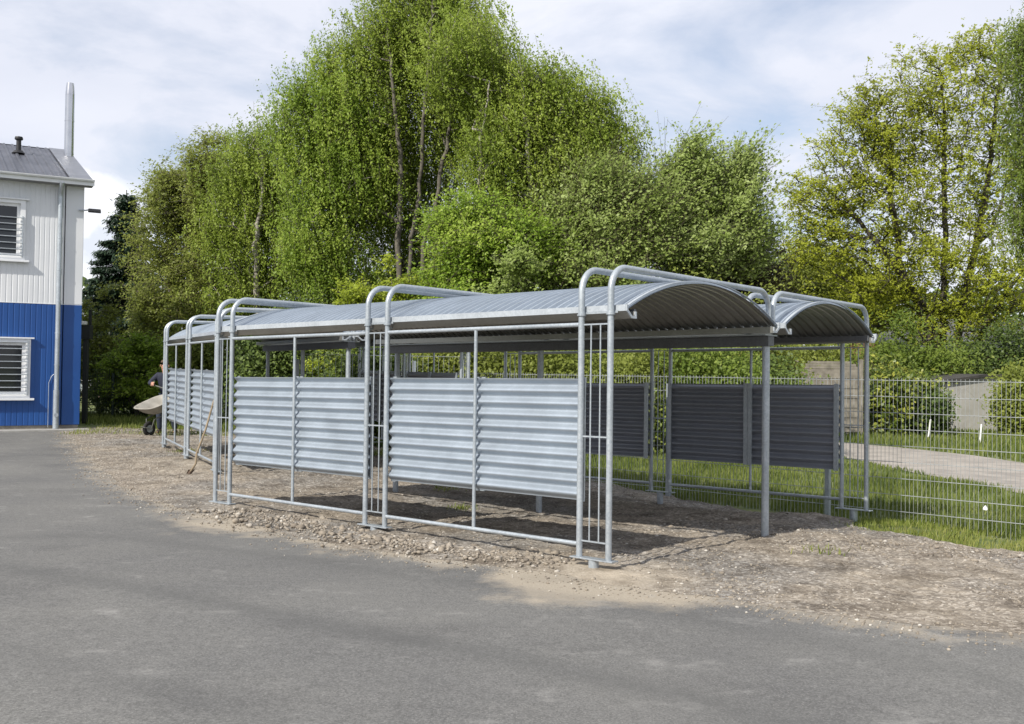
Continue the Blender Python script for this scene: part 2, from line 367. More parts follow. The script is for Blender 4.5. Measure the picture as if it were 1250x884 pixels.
# edge between asphalt and gravel (left to right), and the back edge of the gravel yard
EDGE = [(-11.2,24.9),(-10.25,24.0),(-9.0,21.3),(-7.45,18.2),(-6.2,15.6),(-5.06,13.4),(-3.8,11.5),(-2.75,10.5),(-2.05,9.72),(-1.34,9.05),(-.64,8.62),(.02,8.2),(.61,7.78),(1.06,7.5),(1.61,7.22),(2.1,6.95),(3.22,6.42),(5,5.7),(8,4.7),(12,3.6)]
BACK = [(-10.9,25.3),(-9.6,25.1),(-8,24.6),(-6,24.2),(-4,23.0),(-2,20.6),(0,18.0),(1.6,15.6),(2.95,13.6),(3.55,12.4),(3.9,11.5),(4.15,10.95),(4.7,10.35),(5.6,9.75),(8,8.75),(12,7.6)]
# far ground: one sheet to the horizon
def warp(n, a, b, s):
    t = np.linspace(-1, 1, n); return (a+b)/2+np.sinh(t*s)/np.sinh(s)*(b-a)/2
gx, gy = np.meshgrid(warp(160, -900, 900, 5.5), 12+warp(160, -900, 900, 5.5), indexing='ij')
gZ = gz(gx, gy)-.035
tag(gridmesh('grass_ground', gx, gy, gZ, M['soil_grass']), kind='structure')
# asphalt yard
ec = smooth_curve(EDGE, 700)
jx = (vnoise(ec[:, 0], ec[:, 1], 2.2, 3)-.5)*.16+(vnoise(ec[:, 0], ec[:, 1], 7, 4)-.5)*.09
tn = np.gradient(ec, axis=0); tn /= np.linalg.norm(tn, axis=1)[:, None]; nrm = np.c_[-tn[:, 1], tn[:, 0]]
ecj = ec+nrm*jx[:, None]
ae = smooth_curve(EDGE, 260); tn = np.gradient(ae, axis=0); tn /= np.linalg.norm(tn, axis=1)[:, None]
ae_in = ae+np.c_[-tn[:, 1], tn[:, 0]]*.35
far = np.c_[np.interp(np.linspace(0, 1, 260), [0, .5, 1], [-40, -9, 14]), np.interp(np.linspace(0, 1, 260), [0, .35, .7, 1], [24, -1, -12, -12])]
vv = np.linspace(0, 1, 120)**2.2
AX = ae_in[:, None, 0]*(1-vv)+far[:, None, 0]*vv; AY = ae_in[:, None, 1]*(1-vv)+far[:, None, 1]*vv
dd = np.hypot(AX-ae_in[:, None, 0], AY-ae_in[:, None, 1])-.35
px_ = AX; dust = np.clip(1-dd/.8, 0, 1)*.42
ctr = np.hypot((AX-.55), (AY-7.55)*1.1); dust += np.clip(1-ctr/1.05, 0, 1)*.75
ctr = np.hypot((AX+3.0), (AY-10.2)); dust += np.clip(1-ctr/1.0, 0, 1)*.35
trk = [gnd(*p_) for p_ in ((0, 690), (200, 722), (400, 762), (620, 800), (850, 850), (1000, 890))]; tk = smooth_curve([(p_.x, p_.y) for p_ in trk], 120)
TD = np.full(AX.shape, 9.)
for (a_, b_) in tk: TD = np.minimum(TD, np.hypot(AX-a_, AY-b_))
WEAR = np.exp(-(TD/.16)**2)*.9+np.exp(-((TD-1.45)/.14)**2)*.5
ay_o = gridmesh('asphalt_yard', AX, AY, gz(AX, AY)+.004, M['asphalt'], dust)
wa = ay_o.data.attributes.new('wear', 'FLOAT', 'POINT'); wa.data.foreach_set('value', WEAR.ravel().astype(np.float32))
tag(ay_o, kind='structure')
# gravel yard, lofted between the two edges with real relief
bc = smooth_curve(BACK, 700); bc += (np.c_[vnoise(bc[:, 0], bc[:, 1], 3, 8), vnoise(bc[:, 0], bc[:, 1], 3, 9)]-.5)*.35
vv = np.linspace(0, 1, 330)**1.15
GX = ecj[:, None, 0]*(1-vv)+bc[:, None, 0]*vv; GY = ecj[:, None, 1]*(1-vv)+bc[:, None, 1]*vv
de = np.minimum(np.hypot(GX-ecj[:, None, 0], GY-ecj[:, None, 1]), 4)
rel = (vnoise(GX, GY, 1.1, 1)-.5)*.03+(vnoise(GX, GY, 3.7, 2)-.5)*.022+(vnoise(GX, GY, 11, 3)-.5)*.022+(vnoise(GX, GY, 27, 5)-.5)*.014
GZ = gz(GX, GY)+.0055+np.clip(de/.8, 0, 1)*np.clip(rel+.032, -.002, 1)-np.clip(de/1.5, 0, 1)*.012
# small bank of spoil at the back right
GZ += .07*np.exp(-(((GX-3.3)/.7)**2+((GY-12.0)/.35)**2))
dust = np.clip(1-np.hypot(GX-.75, GY-7.9)/.9, 0, 1)*.9+np.clip(1-np.hypot(GX+4.9, (GY-16.2)*.6)/1.3, 0, 1)*.5
GD = dust
tag(gridmesh('gravel_yard', GX, GY, GZ, M['gravel'], dust), kind='structure')
# sandy path beyond the fence
pc = smooth_curve([(14,2),(11.2,8),(9.9,13),(9.55,16),(9.4,19),(9.1,22),(8.1,25.2),(6.4,28.0),(3.5,31),(-1,33)], 200)
tn = np.gradient(pc, axis=0); tn /= np.linalg.norm(tn, axis=1)[:, None]; nr = np.c_[tn[:, 1], -tn[:, 0]]
wj = 1.65+.25*vnoise(pc[:, 0], pc[:, 1], .8, 6)
ww = np.linspace(-1, 1, 24)
PX = pc[:, None, 0]+nr[:, None, 0]*ww*wj[:, None]; PY = pc[:, None, 1]+nr[:, None, 1]*ww*wj[:, None]
tag(gridmesh('sandy_path', PX, PY, gz(PX, PY)+.02*(1-ww**2)+.0-.022, M['dirt_path']), kind='structure')
# concrete apron strip at the building foot is built with the building

# pebbles
def pebbles(name, pts, sizes, mat, label, extra):
    base = np.array([(1,0,0),(-1,0,0),(0,1,0),(0,-1,0),(0,0,1),(0,0,-1),(.6,.6,.5),(-.6,.6,.4),(.6,-.6,.5),(-.6,-.6,.4)], float)
    bm = bmesh.new(); bmesh.ops.create_icosphere(bm, subdivisions=1, radius=1)
    bv = np.array([v.co[:] for v in bm.verts]); bf = np.array([[v.index for v in f.verts] for f in bm.faces]); bm.free()
    n = len(pts); th = rng.uniform(0, 6.28, n); c, s = np.cos(th), np.sin(th)
    V = np.repeat(bv[None], n, 0)*(1+rng.uniform(-.28, .28, (n, len(bv), 1)))
    V *= np.c_[np.ones(n), rng.uniform(.6, 1, n), rng.uniform(.4, .75, n)][:, None, :]*sizes[:, None, None]
    X = V[..., 0]*c[:, None]-V[..., 1]*s[:, None]; Y = V[..., 0]*s[:, None]+V[..., 1]*c[:, None]
    V = np.stack([X, Y, V[..., 2]], -1)+pts[:, None, :]
    Fq = bf[None]+(np.arange(n)*len(bv))[:, None, None]
    o = mesh_np(name, V.reshape(-1, 3), Fq.reshape(-1, 3), mat, tint=np.repeat(rng.random(n), len(bf)))
    return tag(o, label, 'stones', None, 'stuff')
def stone_mat():
    mt, nt, b = new_mat('stone_mix')
    a = nt.nodes.new('ShaderNodeAttribute'); a.attribute_name = 'tint'
    r = ramp(nt, a.outputs['Fac'], [(0, (.16, .135, .11)), (.5, (.27, .23, .18)), (.85, (.32, .28, .23)), (1, (.50, .47, .42))])
    n = noise(nt, 40, 4); r2 = ramp(nt, n.outputs['Fac'], [(.3, (.8, .8, .8)), (.7, (1.1, 1.1, 1.1))])
    mm = mixc(nt, 1, r.outputs[0], r2.outputs[0], 'MULTIPLY'); nt.links.new(mm.outputs[0], b.inputs['Base Color']); b.inputs['Roughness'].default_value = .9
    return mt
M['stones'] = stone_mat()
n = 120000; uu = rng.random(n)**1; v_ = rng.random(n)**1.35
ii = (uu*699).astype(int); jj = (v_*329).astype(int)
keep = rng.random(n) < (.30+.7*(vnoise(GX[ii, jj], GY[ii, jj], .9, 12) > .5)*1.)*(1-.85*np.clip(GD[ii, jj], 0, 1))
ii, jj = ii[keep], jj[keep]
pp = np.c_[GX[ii, jj], GY[ii, jj], GZ[ii, jj]]+np.c_[rng.normal(0, .02, (len(ii), 2)), np.zeros(len(ii))]
sz = np.clip(rng.lognormal(-5.25, .55, len(ii)), .0025, .028)
pebbles('gravel_stones', pp, sz, M['stones'], 'pale limestone chippings scattered over the brown gravel yard', None)
# coarser rubble along the front of the shelter
n = 1900; t = rng.uniform(0, 1, n); cA = np.array([(-3.1, 11.2), (-1.2, 9.45), (.4, 8.45)]); tt = t*2
bx_ = np.interp(tt, [0, 1, 2], cA[:, 0])+rng.normal(0, .22, n); by_ = np.interp(tt, [0, 1, 2], cA[:, 1])+rng.normal(0, .17, n)
n2 = 700; bx_ = np.r_[bx_, rng.uniform(1.6, 6, n2)]; by_ = np.r_[by_, 10.6-(bx_[-n2:]-2)*.42+rng.normal(0, .45, n2)]
ok = (by_ > 7.6); bx_, by_ = bx_[ok], by_[ok]
sz = np.clip(rng.lognormal(-4.4, .5, len(bx_)), .006, .045)
pebbles('rubble_stones', np.c_[bx_, by_, gz(bx_, by_)+.018+sz*.2], sz, M['stones'], 'larger pale rubble stones lying along the front of the shelter and in the sunny patch', None)

n = 6500; ui = (rng.random(n)*699).astype(int); off = -np.abs(rng.normal(0, .22, n))-.0; tne = np.gradient(ec, axis=0); tne /= np.linalg.norm(tne, axis=1)[:, None]
ex_, ey_ = ecj[ui, 0]+tne[ui, 1]*-off*1.0, ecj[ui, 1]-tne[ui, 0]*-off*1.0
sz = np.clip(rng.lognormal(-5.1, .5, n), .0025, .016)
pebbles('loose_chippings', np.c_[ex_, ey_, gz(ex_, ey_)+.004+sz*.25], sz, M['stones'], 'loose chippings strayed from the gravel onto the asphalt edge', None)
# ------------------------------------------------------------------ grass blades
def blades(name, x, y, h, w, mat, label, lean=.35, zoff=-.03):
    n = len(x); z = gz(x, y)+zoff; th = rng.uniform(0, 6.28, n); a = rng.uniform(0, 6.28, n); l = h*lean*rng.random(n)
    bx, by = np.cos(th)*w, np.sin(th)*w; lx, ly = np.cos(a)*l+.25*l, np.sin(a)*l
    V = np.empty((n, 5, 3)); 
    V[:, 0] = np.c_[x-bx, y-by, z]; V[:, 1] = np.c_[x+bx, y+by, z]
    V[:, 2] = np.c_[x+bx*.8+lx*.35, y+by*.8+ly*.35, z+h*.55]; V[:, 3] = np.c_[x+lx, y+ly, z+h]; V[:, 4] = np.c_[x-bx*.8+lx*.35, y-by*.8+ly*.35, z+h*.55]
    Fq = np.arange(n*5).reshape(n, 5)
    o = mesh_np(name, V.reshape(-1, 3), Fq, mat, tint=rng.random(n)); return tag(o, label, 'grass', None, 'stuff')
# fence line frame: point q on fence, direction along (to the back left) and outward
FP = np.array([5.87, 11.54]); FD = np.array([-.745, .667]); FN = np.array([.667, .745])
def fence_xy(t, d): return FP[0]+FD[0]*t+FN[0]*d, FP[1]+FD[1]*t+FN[1]*d
n = 85000; t = rng.uniform(-4, 12, n); d = rng.random(n)**1.25*11+.02
x, y = fence_xy(t, d)
pd = np.min(np.hypot(x[:, None]-pc[None, ::4, 0], y[:, None]-pc[None, ::4, 1]), axis=1)
patch = vnoise(x, y, 1.3, 21)
k = (pd > 1.68+.25*rng.random(n)) & (rng.random(n) < .45+.9*patch)
x, y, d, patch = x[k], y[k], d[k], patch[k]
blades('verge_grass', x, y, (.05+.12*patch)*rng.uniform(.6, 1.25, len(x))*np.where(d < 5, 1, .65), .0055+.0006*d, M['grass'], 'long bright green grass between the mesh fence and the sandy path')
n = 26000; x = rng.uniform(7, 24, n); y = rng.uniform(22, 36, n)
pd = np.min(np.hypot(x[:, None]-pc[None, ::4, 0], y[:, None]-pc[None, ::4, 1]), axis=1); k = (pd > 1.85)
blades('far_verge_grass', x[k], y[k], rng.uniform(.06, .2, k.sum()), .018, M['grass'], 'short green grass on the far side of the sandy path below the bushes')
n = 16000; t = rng.uniform(-5, 1.7, n); d = -rng.random(n)**1.3*1.6; x, y = fence_xy(t, d)
k = rng.random(n) < 1.5*vnoise(x, y, 2.5, 31)-.15*0
blades('fence_foot_grass', x[k], y[k], rng.uniform(.02, .09, k.sum()), .004, M['dry_grass'], 'low yellowish grass tufts creeping into the gravel at the fence foot', .6, .0)
n = 22000; x = rng.uniform(-16, 1, n); y = rng.uniform(24.6, 33, n)
k = ((x > -9.9) | (y > 27))
x, y = x[k], y[k]
blades('lawn_grass', x, y, rng.uniform(.05, .2, len(x)), .015, M['grass'], 'green lawn between the blue building and the hedge behind the wheelbarrow', .5)
n = 2600; x = rng.uniform(-10, -5.5, n); y = rng.uniform(22.6, 25.2, n); k = rng.random(n) < vnoise(x, y, 1.5, 41)*1.2
blades('dry_tufts', x[k], y[k], rng.uniform(.03, .11, k.sum()), .007, M['dry_grass'], 'sparse dry yellow grass at the left edge of the gravel by the wheelbarrow', .7, .01)
x = np.r_[rng.normal(-5.9, .12, 120), rng.normal(-.6, .09, 90), rng.normal(2.8, .12, 60), rng.normal(-.9, .1, 80)]; y = np.r_[rng.normal(18.6, .2, 120), rng.normal(11.9, .1, 90), rng.normal(9.2, .12, 60), rng.normal(13.9, .12, 80)]
blades('yard_weeds', x, y, rng.uniform(.02, .07, len(x)), .005, M['dry_grass'], 'few small yellow green weeds growing in the gravel under the shelter', .9, .03)

# ------------------------------------------------------------------ BICYCLE SHELTERS
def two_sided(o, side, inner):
    """thin sheet with a second, darker colour on the inside: copies the skin 2 mm inwards"""
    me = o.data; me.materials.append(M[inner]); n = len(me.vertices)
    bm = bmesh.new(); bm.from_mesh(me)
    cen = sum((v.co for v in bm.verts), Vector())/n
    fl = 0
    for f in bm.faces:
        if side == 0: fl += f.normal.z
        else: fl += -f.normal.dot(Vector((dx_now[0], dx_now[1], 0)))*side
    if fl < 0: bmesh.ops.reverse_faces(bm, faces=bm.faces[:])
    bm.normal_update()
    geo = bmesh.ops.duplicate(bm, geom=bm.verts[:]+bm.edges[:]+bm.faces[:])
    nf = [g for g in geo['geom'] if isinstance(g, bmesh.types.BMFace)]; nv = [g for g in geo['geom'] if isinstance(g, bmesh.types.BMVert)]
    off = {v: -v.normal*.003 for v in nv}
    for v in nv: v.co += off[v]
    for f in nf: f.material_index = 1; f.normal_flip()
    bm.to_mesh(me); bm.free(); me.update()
dx_now = [0, 0]
def shelter(label, E, ang, Lb, nb, g, D, m_, ss, sd, z0, mid_off, pair_drop=True):
    fx, fy = -math.sin(ang), math.cos(ang); dx, dy = math.cos(ang), math.sin(ang); dx_now[:] = [dx, dy]
    def P(v):
        s, d, h = v
        return Vector((E[0]+s*fx+d*dx, E[1]+s*fy+d*dy, z0+h+ss*s+sd*d))
    root = thing('bicycle_shelter', (E[0], E[1], gzs(*E)), label, 'bicycle shelter', 'arched steel bicycle shelters')
    B = lambda: MB(P)
    HC, HH, HT, HB, HP = 2.055, 2.43, 1.972, .202, .10
    r = .0255; Dm = m_*D; rows = (0, D)
    # posts, feet, grilles
    for row in rows:
        sg_ = 1 if row == 0 else -1
        for k in range(nb+1):
            s0 = k*Lb
            for q in (-1, 1):
                s = s0+q*g/2
                po = B().tube([(s, row, HP+.004), (s, row, HC-.002)], r, 14).build('post', M['galv'], root)
                B().tube([(s, row, HC-.012), (s, row, HC+.0)], r+.012, 14).tube([(s, row, HC+.001), (s, row, HC+.012)], r+.005, 14).build('collar', M['galv'], po)
            ft = B().box((s0-g/2-.065, row-.045, HP-.008), (s0+g/2+.065, row+.045, HP+.003)).build('foot_plate', M['galv'], root, .002)
            gg = gzs(*P((s0, row, 0))[:2])-z0-ss*s0-sd*row
            B().tube([(s0, row, gg-.08), (s0, row, HP-.009)], .042, 16).build('foot_stub', M['galv'], ft)
            gr = B()
            for q in (-.16, .16): gr.tube([(s0+q*g, row, HB+.03), (s0+q*g, row, HT)], .0065, 6)
            for z in (HB+.03, 1.07, HT): gr.box((s0-g/2+r*.9, row-.004, z-.006), (s0+g/2-r*.9, row+.004, z+.006))
            gr.build('grille', M['galv'], root)
    # hoops over both vaults
    for (d0, d1) in ((0, Dm-.04), (Dm+.04, D)):
        for k in range(nb+1):
            for q in (-1, 1):
                s = k*Lb+q*g/2; pts = [(s, d0, HC+.001 if d0 == 0 else HC-.03)]; rb = .19
                for a in range(0, 91, 10): pts.append((s, d0+rb-rb*math.cos(R(a)), HH-rb+rb*math.sin(R(a))))
                for a in range(90, -1, -10): pts.append((s, d1-rb+rb*math.cos(R(a)), HH-rb+rb*math.sin(R(a))))
                pts.append((s, d1, HC+.001 if d1 == D else HC-.03))
                B().tube(pts, r+.0015, 14).build('hoop', M['galv'], root)
    # bays: rails, mullions, corrugated side panels
    for row in rows:
        inn = 1 if row == 0 else -1
        for k in range(nb):
            a = k*Lb+g/2+r*.8; b = (k+1)*Lb-g/2-r*.8; c = (a+b)/2
            B().tube([(a, row, HT), (b, row, HT)], .0185, 12).build('top_rail', M['galv'], root)
            B().tube([(a, row, HB), (b, row, HB)], .0185, 12).build('bottom_rail', M['galv'], root)
            B().tube([(c, row, HB+.012), (c, row, HT-.012)], .0165, 12).build('mullion', M['galv'], root)
            for (u, v) in ((a-.008, c-.002), (c+.002, b+.008)):
                zt, zb = 1.535, .545; nw = 9.5; am = .022
                def pf(i, j, u=u, v=v):
                    z = zt+(zb-zt)*j; return (u+(v-u)*i, row+inn*.040-inn*am*math.cos(j*nw*2*math.pi), z)
                pn = B().grid(pf, 1, 190).build('side_panel', M['sheet'], root)
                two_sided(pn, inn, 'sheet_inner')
                for (c0, c1) in ((u-.0, u+.055), (v-.055, v+.0)):
                    B().box((c0, row+inn*.066, zb-.01), (c1, row+inn*.084, zt+.012)).build('side_channel', M['galv'], pn)
    # vault sheets
    sl_, sh_ = -g/2-.10, nb*Lb+g/2+.07
    def vault(d0, d1):
        ch = d1-d0; rise = .31; Rr = (ch*ch/4+rise*rise)/(2*rise); th = math.asin(ch/2/Rr); zc = 2.075+rise-Rr; dc = (d0+d1)/2
        pitch = .1; nseg = int((sh_-sl_)/pitch)
        us = []
        for i in range(nseg+1):
            for f_, hh in ((0, 0), (.32, 0), (.42, .028), (.60, .028), (.72, 0)):
                t = sl_+(i+f_)*pitch
                if t <= sh_: us.append((t, hh))
        na = 28; vs = []; fs = []
        for (t, hh) in us:
            for j in range(na+1):
                a = -th+2*th*j/na; vs.append((t, dc+(Rr+hh)*math.sin(a), zc+(Rr+hh)*math.cos(a)))
        for i in range(len(us)-1):
            for j in range(na): fs.append((i*(na+1)+j, (i+1)*(na+1)+j, (i+1)*(na+1)+j+1, i*(na+1)+j+1))
        mb = B(); mb.add(vs, fs, False)
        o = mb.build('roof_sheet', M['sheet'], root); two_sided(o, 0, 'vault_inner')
        # edge trim strips that close the sheet ends
        for t in (sl_-.004, sh_-.0):
            e = B(); pr = []
            for j in range(na+1):
                a = -th+2*th*j/na
                pr.append((Rr+.028, a)); 
            vs = []; 
            for (R_, a) in pr:
                for (dr, dt) in ((0, 0), (0, .03), (-.004, .03), (-.004, 0)):
                    vs.append((t+(dt if t < 1 else -dt), dc+(R_+dr)*math.sin(a), zc+(R_+dr)*math.cos(a)))
            fs = [(i*4+q, i*4+(q+1) % 4, (i+1)*4+(q+1) % 4, (i+1)*4+q) for i in range(na) for q in range(4)]
            e.add(vs, fs); e.build('verge_trim', M['gutter'], o)
        # end arch beams at E side
    vault(.062, Dm-.07); vault(Dm+.07, D-.062)
    # gutters: folded trough profile (d,z)
    def gutter(d, s_=1, mat='gutter'):
        t = .004; o_ = [(.032, 2.122), (.032, 2.072), (.10, 2.016), (.165, 2.016), (.165, 2.072)]
        outer = [(d+s_*p, z) for p, z in o_]; inner = [(d+s_*(p-t*(1 if p > .16 else -1)), z+(t if z < 2.12 else 0)) for p, z in o_]
        prof = outer+inner[::-1]; mb = B()
        n_ = len(o_)
        tr_ = B()
        for i in range(n_-1):
            q = [outer[i], outer[i+1], inner[i+1], inner[i]]
            (mb if i == 0 else tr_).prism(q, 0, sl_-.02, sh_+.02)
        go = mb.build('gutter', M[mat], root); tr_.build('gutter_trough', M['vault_inner'], go)  # trough gets a darker metal than the lip, painting in its underside shade
        w = .020; e = B()
        for i in range(n_-1):
            (p0, z0_), (p1, z1_) = outer[i], outer[i+1]; a = Vector((p0, z0_)); b = Vector((p1, z1_)); n2 = Vector((-(b-a).y, (b-a).x)).normalized()*w*s_
            n2 = n2 if (i in (0, 3)) else n2
            e.prism([tuple(a), tuple(b), tuple(b+n2), tuple(a+n2)], 0, sl_-.032-.001*i, sl_-.022)
        e.build('end_cap', M['gutter'], go)
        return go
    gutter(0.0-.0); gutter(D, -1)
    gutter(Dm-.02, -1); gutter(Dm+.02, 1)
    # main beam over the middle posts and edge purlins
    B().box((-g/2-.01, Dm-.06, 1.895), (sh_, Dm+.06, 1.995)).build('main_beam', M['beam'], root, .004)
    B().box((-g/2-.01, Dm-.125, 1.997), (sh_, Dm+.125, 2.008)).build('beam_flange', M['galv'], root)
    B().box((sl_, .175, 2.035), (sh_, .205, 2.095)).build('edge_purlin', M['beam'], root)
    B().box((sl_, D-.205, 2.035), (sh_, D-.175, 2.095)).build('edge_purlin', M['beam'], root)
    for k in range(nb+1):
        s = k*Lb+mid_off[k]
        gg = gzs(*P((s, Dm, 0))[:2])-z0-ss*s-sd*Dm
        B().tube([(s, Dm, gg-.05), (s, Dm, 1.894)], .037, 18).build('middle_post', M['galv'], root)
        # brackets under the eaves
        for row in rows:
            for q in (-1, 1):
                inn = 1 if row == 0 else -1
                B().prism([(row+inn*.02, 1.985), (row+inn*.02, 2.03), (row+inn*.12, 2.03)], 0, k*Lb+q*g/2+.028, k*Lb+q*g/2+.034).build('bracket', M['galv'], root)
    # bottom ledger of the middle row is open; collar strap joining each pair at eave height
    for row in rows:
        for k in range(nb+1):
            B().box((k*Lb-g/2-.05, row+.0265*(1 if row == 0 else -1)-.002, HC+.003), (k*Lb+g/2+.05, row+.0265*(1 if row == 0 else -1)+.002, HC+.022)).build('strap', M['galv'], root)
    return root
shelter('large double vaulted galvanised steel shelter in the foreground beside the asphalt', (.6718, 8.2004), .84, 2.6658, 2, .2923, 4.96, .5327, -.0113, -.0136, 0, (-.10, .15, 0))
shelter('rear steel shelter behind the left end of the foreground one, beside the wheelbarrow', (-4.25, 14.8), R(26.4), 2.6658, 2, .2923, 3.9, .5, .003, 0, -.005, (0, 0, 0))

# ------------------------------------------------------------------ BUILDING
CB = Vector((-10.30, 24.45, 0)); WD = Vector((-.866, -.5, 0)); BK = Vector((-.5, .866, 0)); NO = -BK   # corner, leftwards along the wall, to the back
def wall_uz(x, y):
    d = ray(x, y); o = Vector((0, 0, CAMH)); t = (CB-o).dot(BK)/d.dot(BK); p = o+d*t
    return (p-CB).dot(WD), p.z
def BP(v):   # (u leftwards, d outwards towards viewer, z)
    return CB+WD*v[0]+NO*v[1]+Vector((0, 0, v[2]))
def building():
    root = thing('building', (CB.x, CB.y, .04), 'two storey metal clad building, white above and blue below, at the left edge', 'building')
    B = lambda: MB(BP)
    blue = simple('blue_cladding', (.008, .060, .235), (.010, .070, .26), 1.2, .45, 0, 0)
    white = simple('white_cladding', (.62, .635, .655), (.68, .69, .705), 1.0, .5, 0, 0)
    trim = simple('white_window_frame', (.78, .79, .80), (.72, .73, .75), 3, .4)
    roofm = simple('grey_roof_sheet', (.07, .074, .09), (.11, .114, .135), 1.5, .42, .25)
    zinc = galv('zinc_downpipe', (.42, .46, .50), (.52, .56, .6), .6, .4)
    glass, nt, b = new_mat('window_glass'); b.inputs['Base Color'].default_value = (.012, .015, .02, 1); b.inputs['Roughness'].default_value = .06; b.inputs['Specular IOR Level'].default_value = .6
    zb, zm, ze = wall_uz(60, 519)[1], wall_uz(60, 371)[1], wall_uz(60, 222)[1]
    WL = 14.0; up_ = wall_uz(76, 400)[0]
    # ribbed cladding: from the downpipe leftwards, plain corner panel on its right
    # openings
    wins = []
    for (x0, y0, y1, bars, bt) in ((30, 245, 318, 7, 268), (36, 414, 486, 9, 420)):
        u0, z1 = wall_uz(x0, y0); _, z0 = wall_uz(x0, y1); wins.append((u0, z0, z1, bars))
    def clad(z0, z1, mat, name, win):
        mb = B(); u0, za, zb_, _ = win; u1 = u0+1.55
        def strip(ua, ub, a, b_):
            n_ = max(1, int(round((ub-ua)/.115))); w = (ub-ua)/n_; vs = []; cols = []
            for i in range(n_):
                for f_, dpt in ((0, 0), (.70, 0), (.78, -.006), (.92, -.006)): cols.append((ua+(i+f_)*w, dpt))
            cols.append((ub, 0))
            vs = [(c, dpt, z) for c, dpt in cols for z in (a, b_)]
            mb.add(vs, [(2*i, 2*i+2, 2*i+3, 2*i+1) for i in range(len(cols)-1)])
        strip(up_, u0, z0, z1); strip(u0, u1, z0, za); strip(u0, u1, zb_, z1); strip(u1, WL, z0, z1)
        mb.build(name, mat, root)
        B().box((-.0, -.2, z0), (up_-.02, .012, z1)).build('corner_panel', mat, root, .01)
    clad(zm+.004, ze+.02, white, 'upper_wall', wins[0]); clad(zb, zm-.004, blue, 'lower_wall', wins[1])
    B().box((0, -.2, zm-.006), (WL, .006, zm+.006)).build('joint_strip', trim, root)
    # side and back walls (solid body behind the cladding)
    mb = MB(BP); mb.box((.02, -9.8, zb), (.2, -.2, ze)); mb.box((WL-.2, -9.8, zb), (WL, -.02, ze)); mb.box((.2, -9.8, zb), (WL-.2, -9.6, ze)); mb.build('side_wall', white, root)
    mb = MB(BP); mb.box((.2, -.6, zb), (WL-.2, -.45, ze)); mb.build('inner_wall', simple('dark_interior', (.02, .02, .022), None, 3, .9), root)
    B().box((.03, -.25, zb-.3), (WL, -.03, zb-.003)).build('plinth', simple('plinth_concrete', (.22, .20, .17), (.32, .29, .25), 6, .9, 0, .3), root)
    for (u0, z0, z1, bars) in wins:
        u1 = u0+1.55; f = B(); t = .08
        f.box((u0-.03, -.10, z0), (u0+t, .05, z1)).box((u1-t, -.10, z0), (u1+.03, .05, z1)).box((u0+t, -.10, z0), (u1-t, .05, z0+t)).box((u0+t, -.10, z1-t), (u1-t, .05, z1))
        w = f.build('window', trim, root, .004)
        g = B(); q = .07
        g.box((u0+t, -.09, z0+t), (u0+t+q, -.02, z1-t)).box((u1-t-q, -.09, z0+t), (u1-t, -.02, z1-t)).box((u0+t+q, -.09, z0+t), (u1-t-q, -.02, z0+t+q)).box((u0+t+q, -.09, z1-t-q), (u1-t-q, -.02, z1-t))
        g.build('sash', trim, w)
        B().box((u0+t+q, -.07, z0+t+q), (u1-t-q, -.055, z1-t-q)).build('pane', glass, w)
        B().box((u0-.12, .02, z0-.05), (u1+.12, .12, z0-.002)).build('sill', trim, w, .004)
        B().box((u0-.10, .02, z1+.002), (u1+.10, .09, z1+.035)).build('drip_cap', trim, w, .004)
        top = z1-.08 if bars == 9 else z1-.42
        rl = B()
        for i in range(bars):
            z = z0+.10+(top-z0-.10)*i/(bars-1); rl.tube([(u0+.03, .085, z), (u1-.03, .085, z)], .011, 8)
        for u in (u0+.03, u1-.03): rl.box((u-.012, .055, z0+.06), (u+.012, .09, top+.04))
        rl.build('safety_rail', M['galv'], w)
    # roof, rising to the back
    ov = .16; rr = .325; n_ = int((WL+ov)/.21)
    def rp(u, s, h=0): return (u, .28-s, ze+.03+s*rr+h)
    cols = []
    for i in range(n_+1):
        for f_, hh in ((0, 0), (.55, 0), (.63, .035), (.86, .035), (.94, 0)): cols.append((-ov+(i+f_)*.21, hh))
    mb = B(); vs = [rp(u, s, hh) for u, hh in cols for s in (0, 5.2)]
    mb.add(vs, [(2*i, 2*i+2, 2*i+3, 2*i+1) for i in range(len(cols)-1)]); mb.build('roof_sheet', roofm, root)
    MB(BP).add([rp(-ov-.01, .0, .042), rp(.34, .0, .042), rp(.34, 5.2, .042), rp(-ov-.01, 5.2, .042)], [(0, 1, 2, 3)]).build('verge_flashing', simple('verge_flashing', (.22, .23, .26), None, 3, .45, .3), root)
    mb = B(); mb.box((-ov, .28-10.2, ze+.0), (WL, .27-5.2, ze+.02))
    mb.add([(-.0, .0, ze), (0, -4.9, ze+.05+5.1*rr), (0, -9.8, ze)], [(0, 1, 2)]); mb.add([(-ov, -4.93, ze+.05+5.2*rr), (WL, -4.93, ze+.05+5.2*rr), (WL, -10, ze), (-ov, -10, ze)], [(0, 1, 2, 3)])
    mb.build('rear_roof', roofm, root)
    B().prism([(.28+.0, ze-.05), (.28, ze+.055), (-4.92, ze+.05+5.2*rr), (-4.92, ze-.06+5.2*rr)], 0, -ov-.025, -ov-.003).build('verge_board', simple('verge_metal', (.34, .35, .37), None, 3, .4, .4), root)
    B().box((-ov-.02, .285, ze-.05), (WL, .30, ze+.085)).build('fascia', trim, root)
    g = B(); 
    pr = [(.302+.036-.036*math.cos(R(a)), ze+.088-.045*math.sin(R(a))) for a in range(0, 181, 20)]
    for i in range(len(pr)-1):
        (a, b1), (c, d1) = pr[i], pr[i+1]; g.add([(-ov-.02, a, b1), (-ov-.02, c, d1), (WL, c, d1), (WL, a, b1)], [(0, 1, 2, 3)])
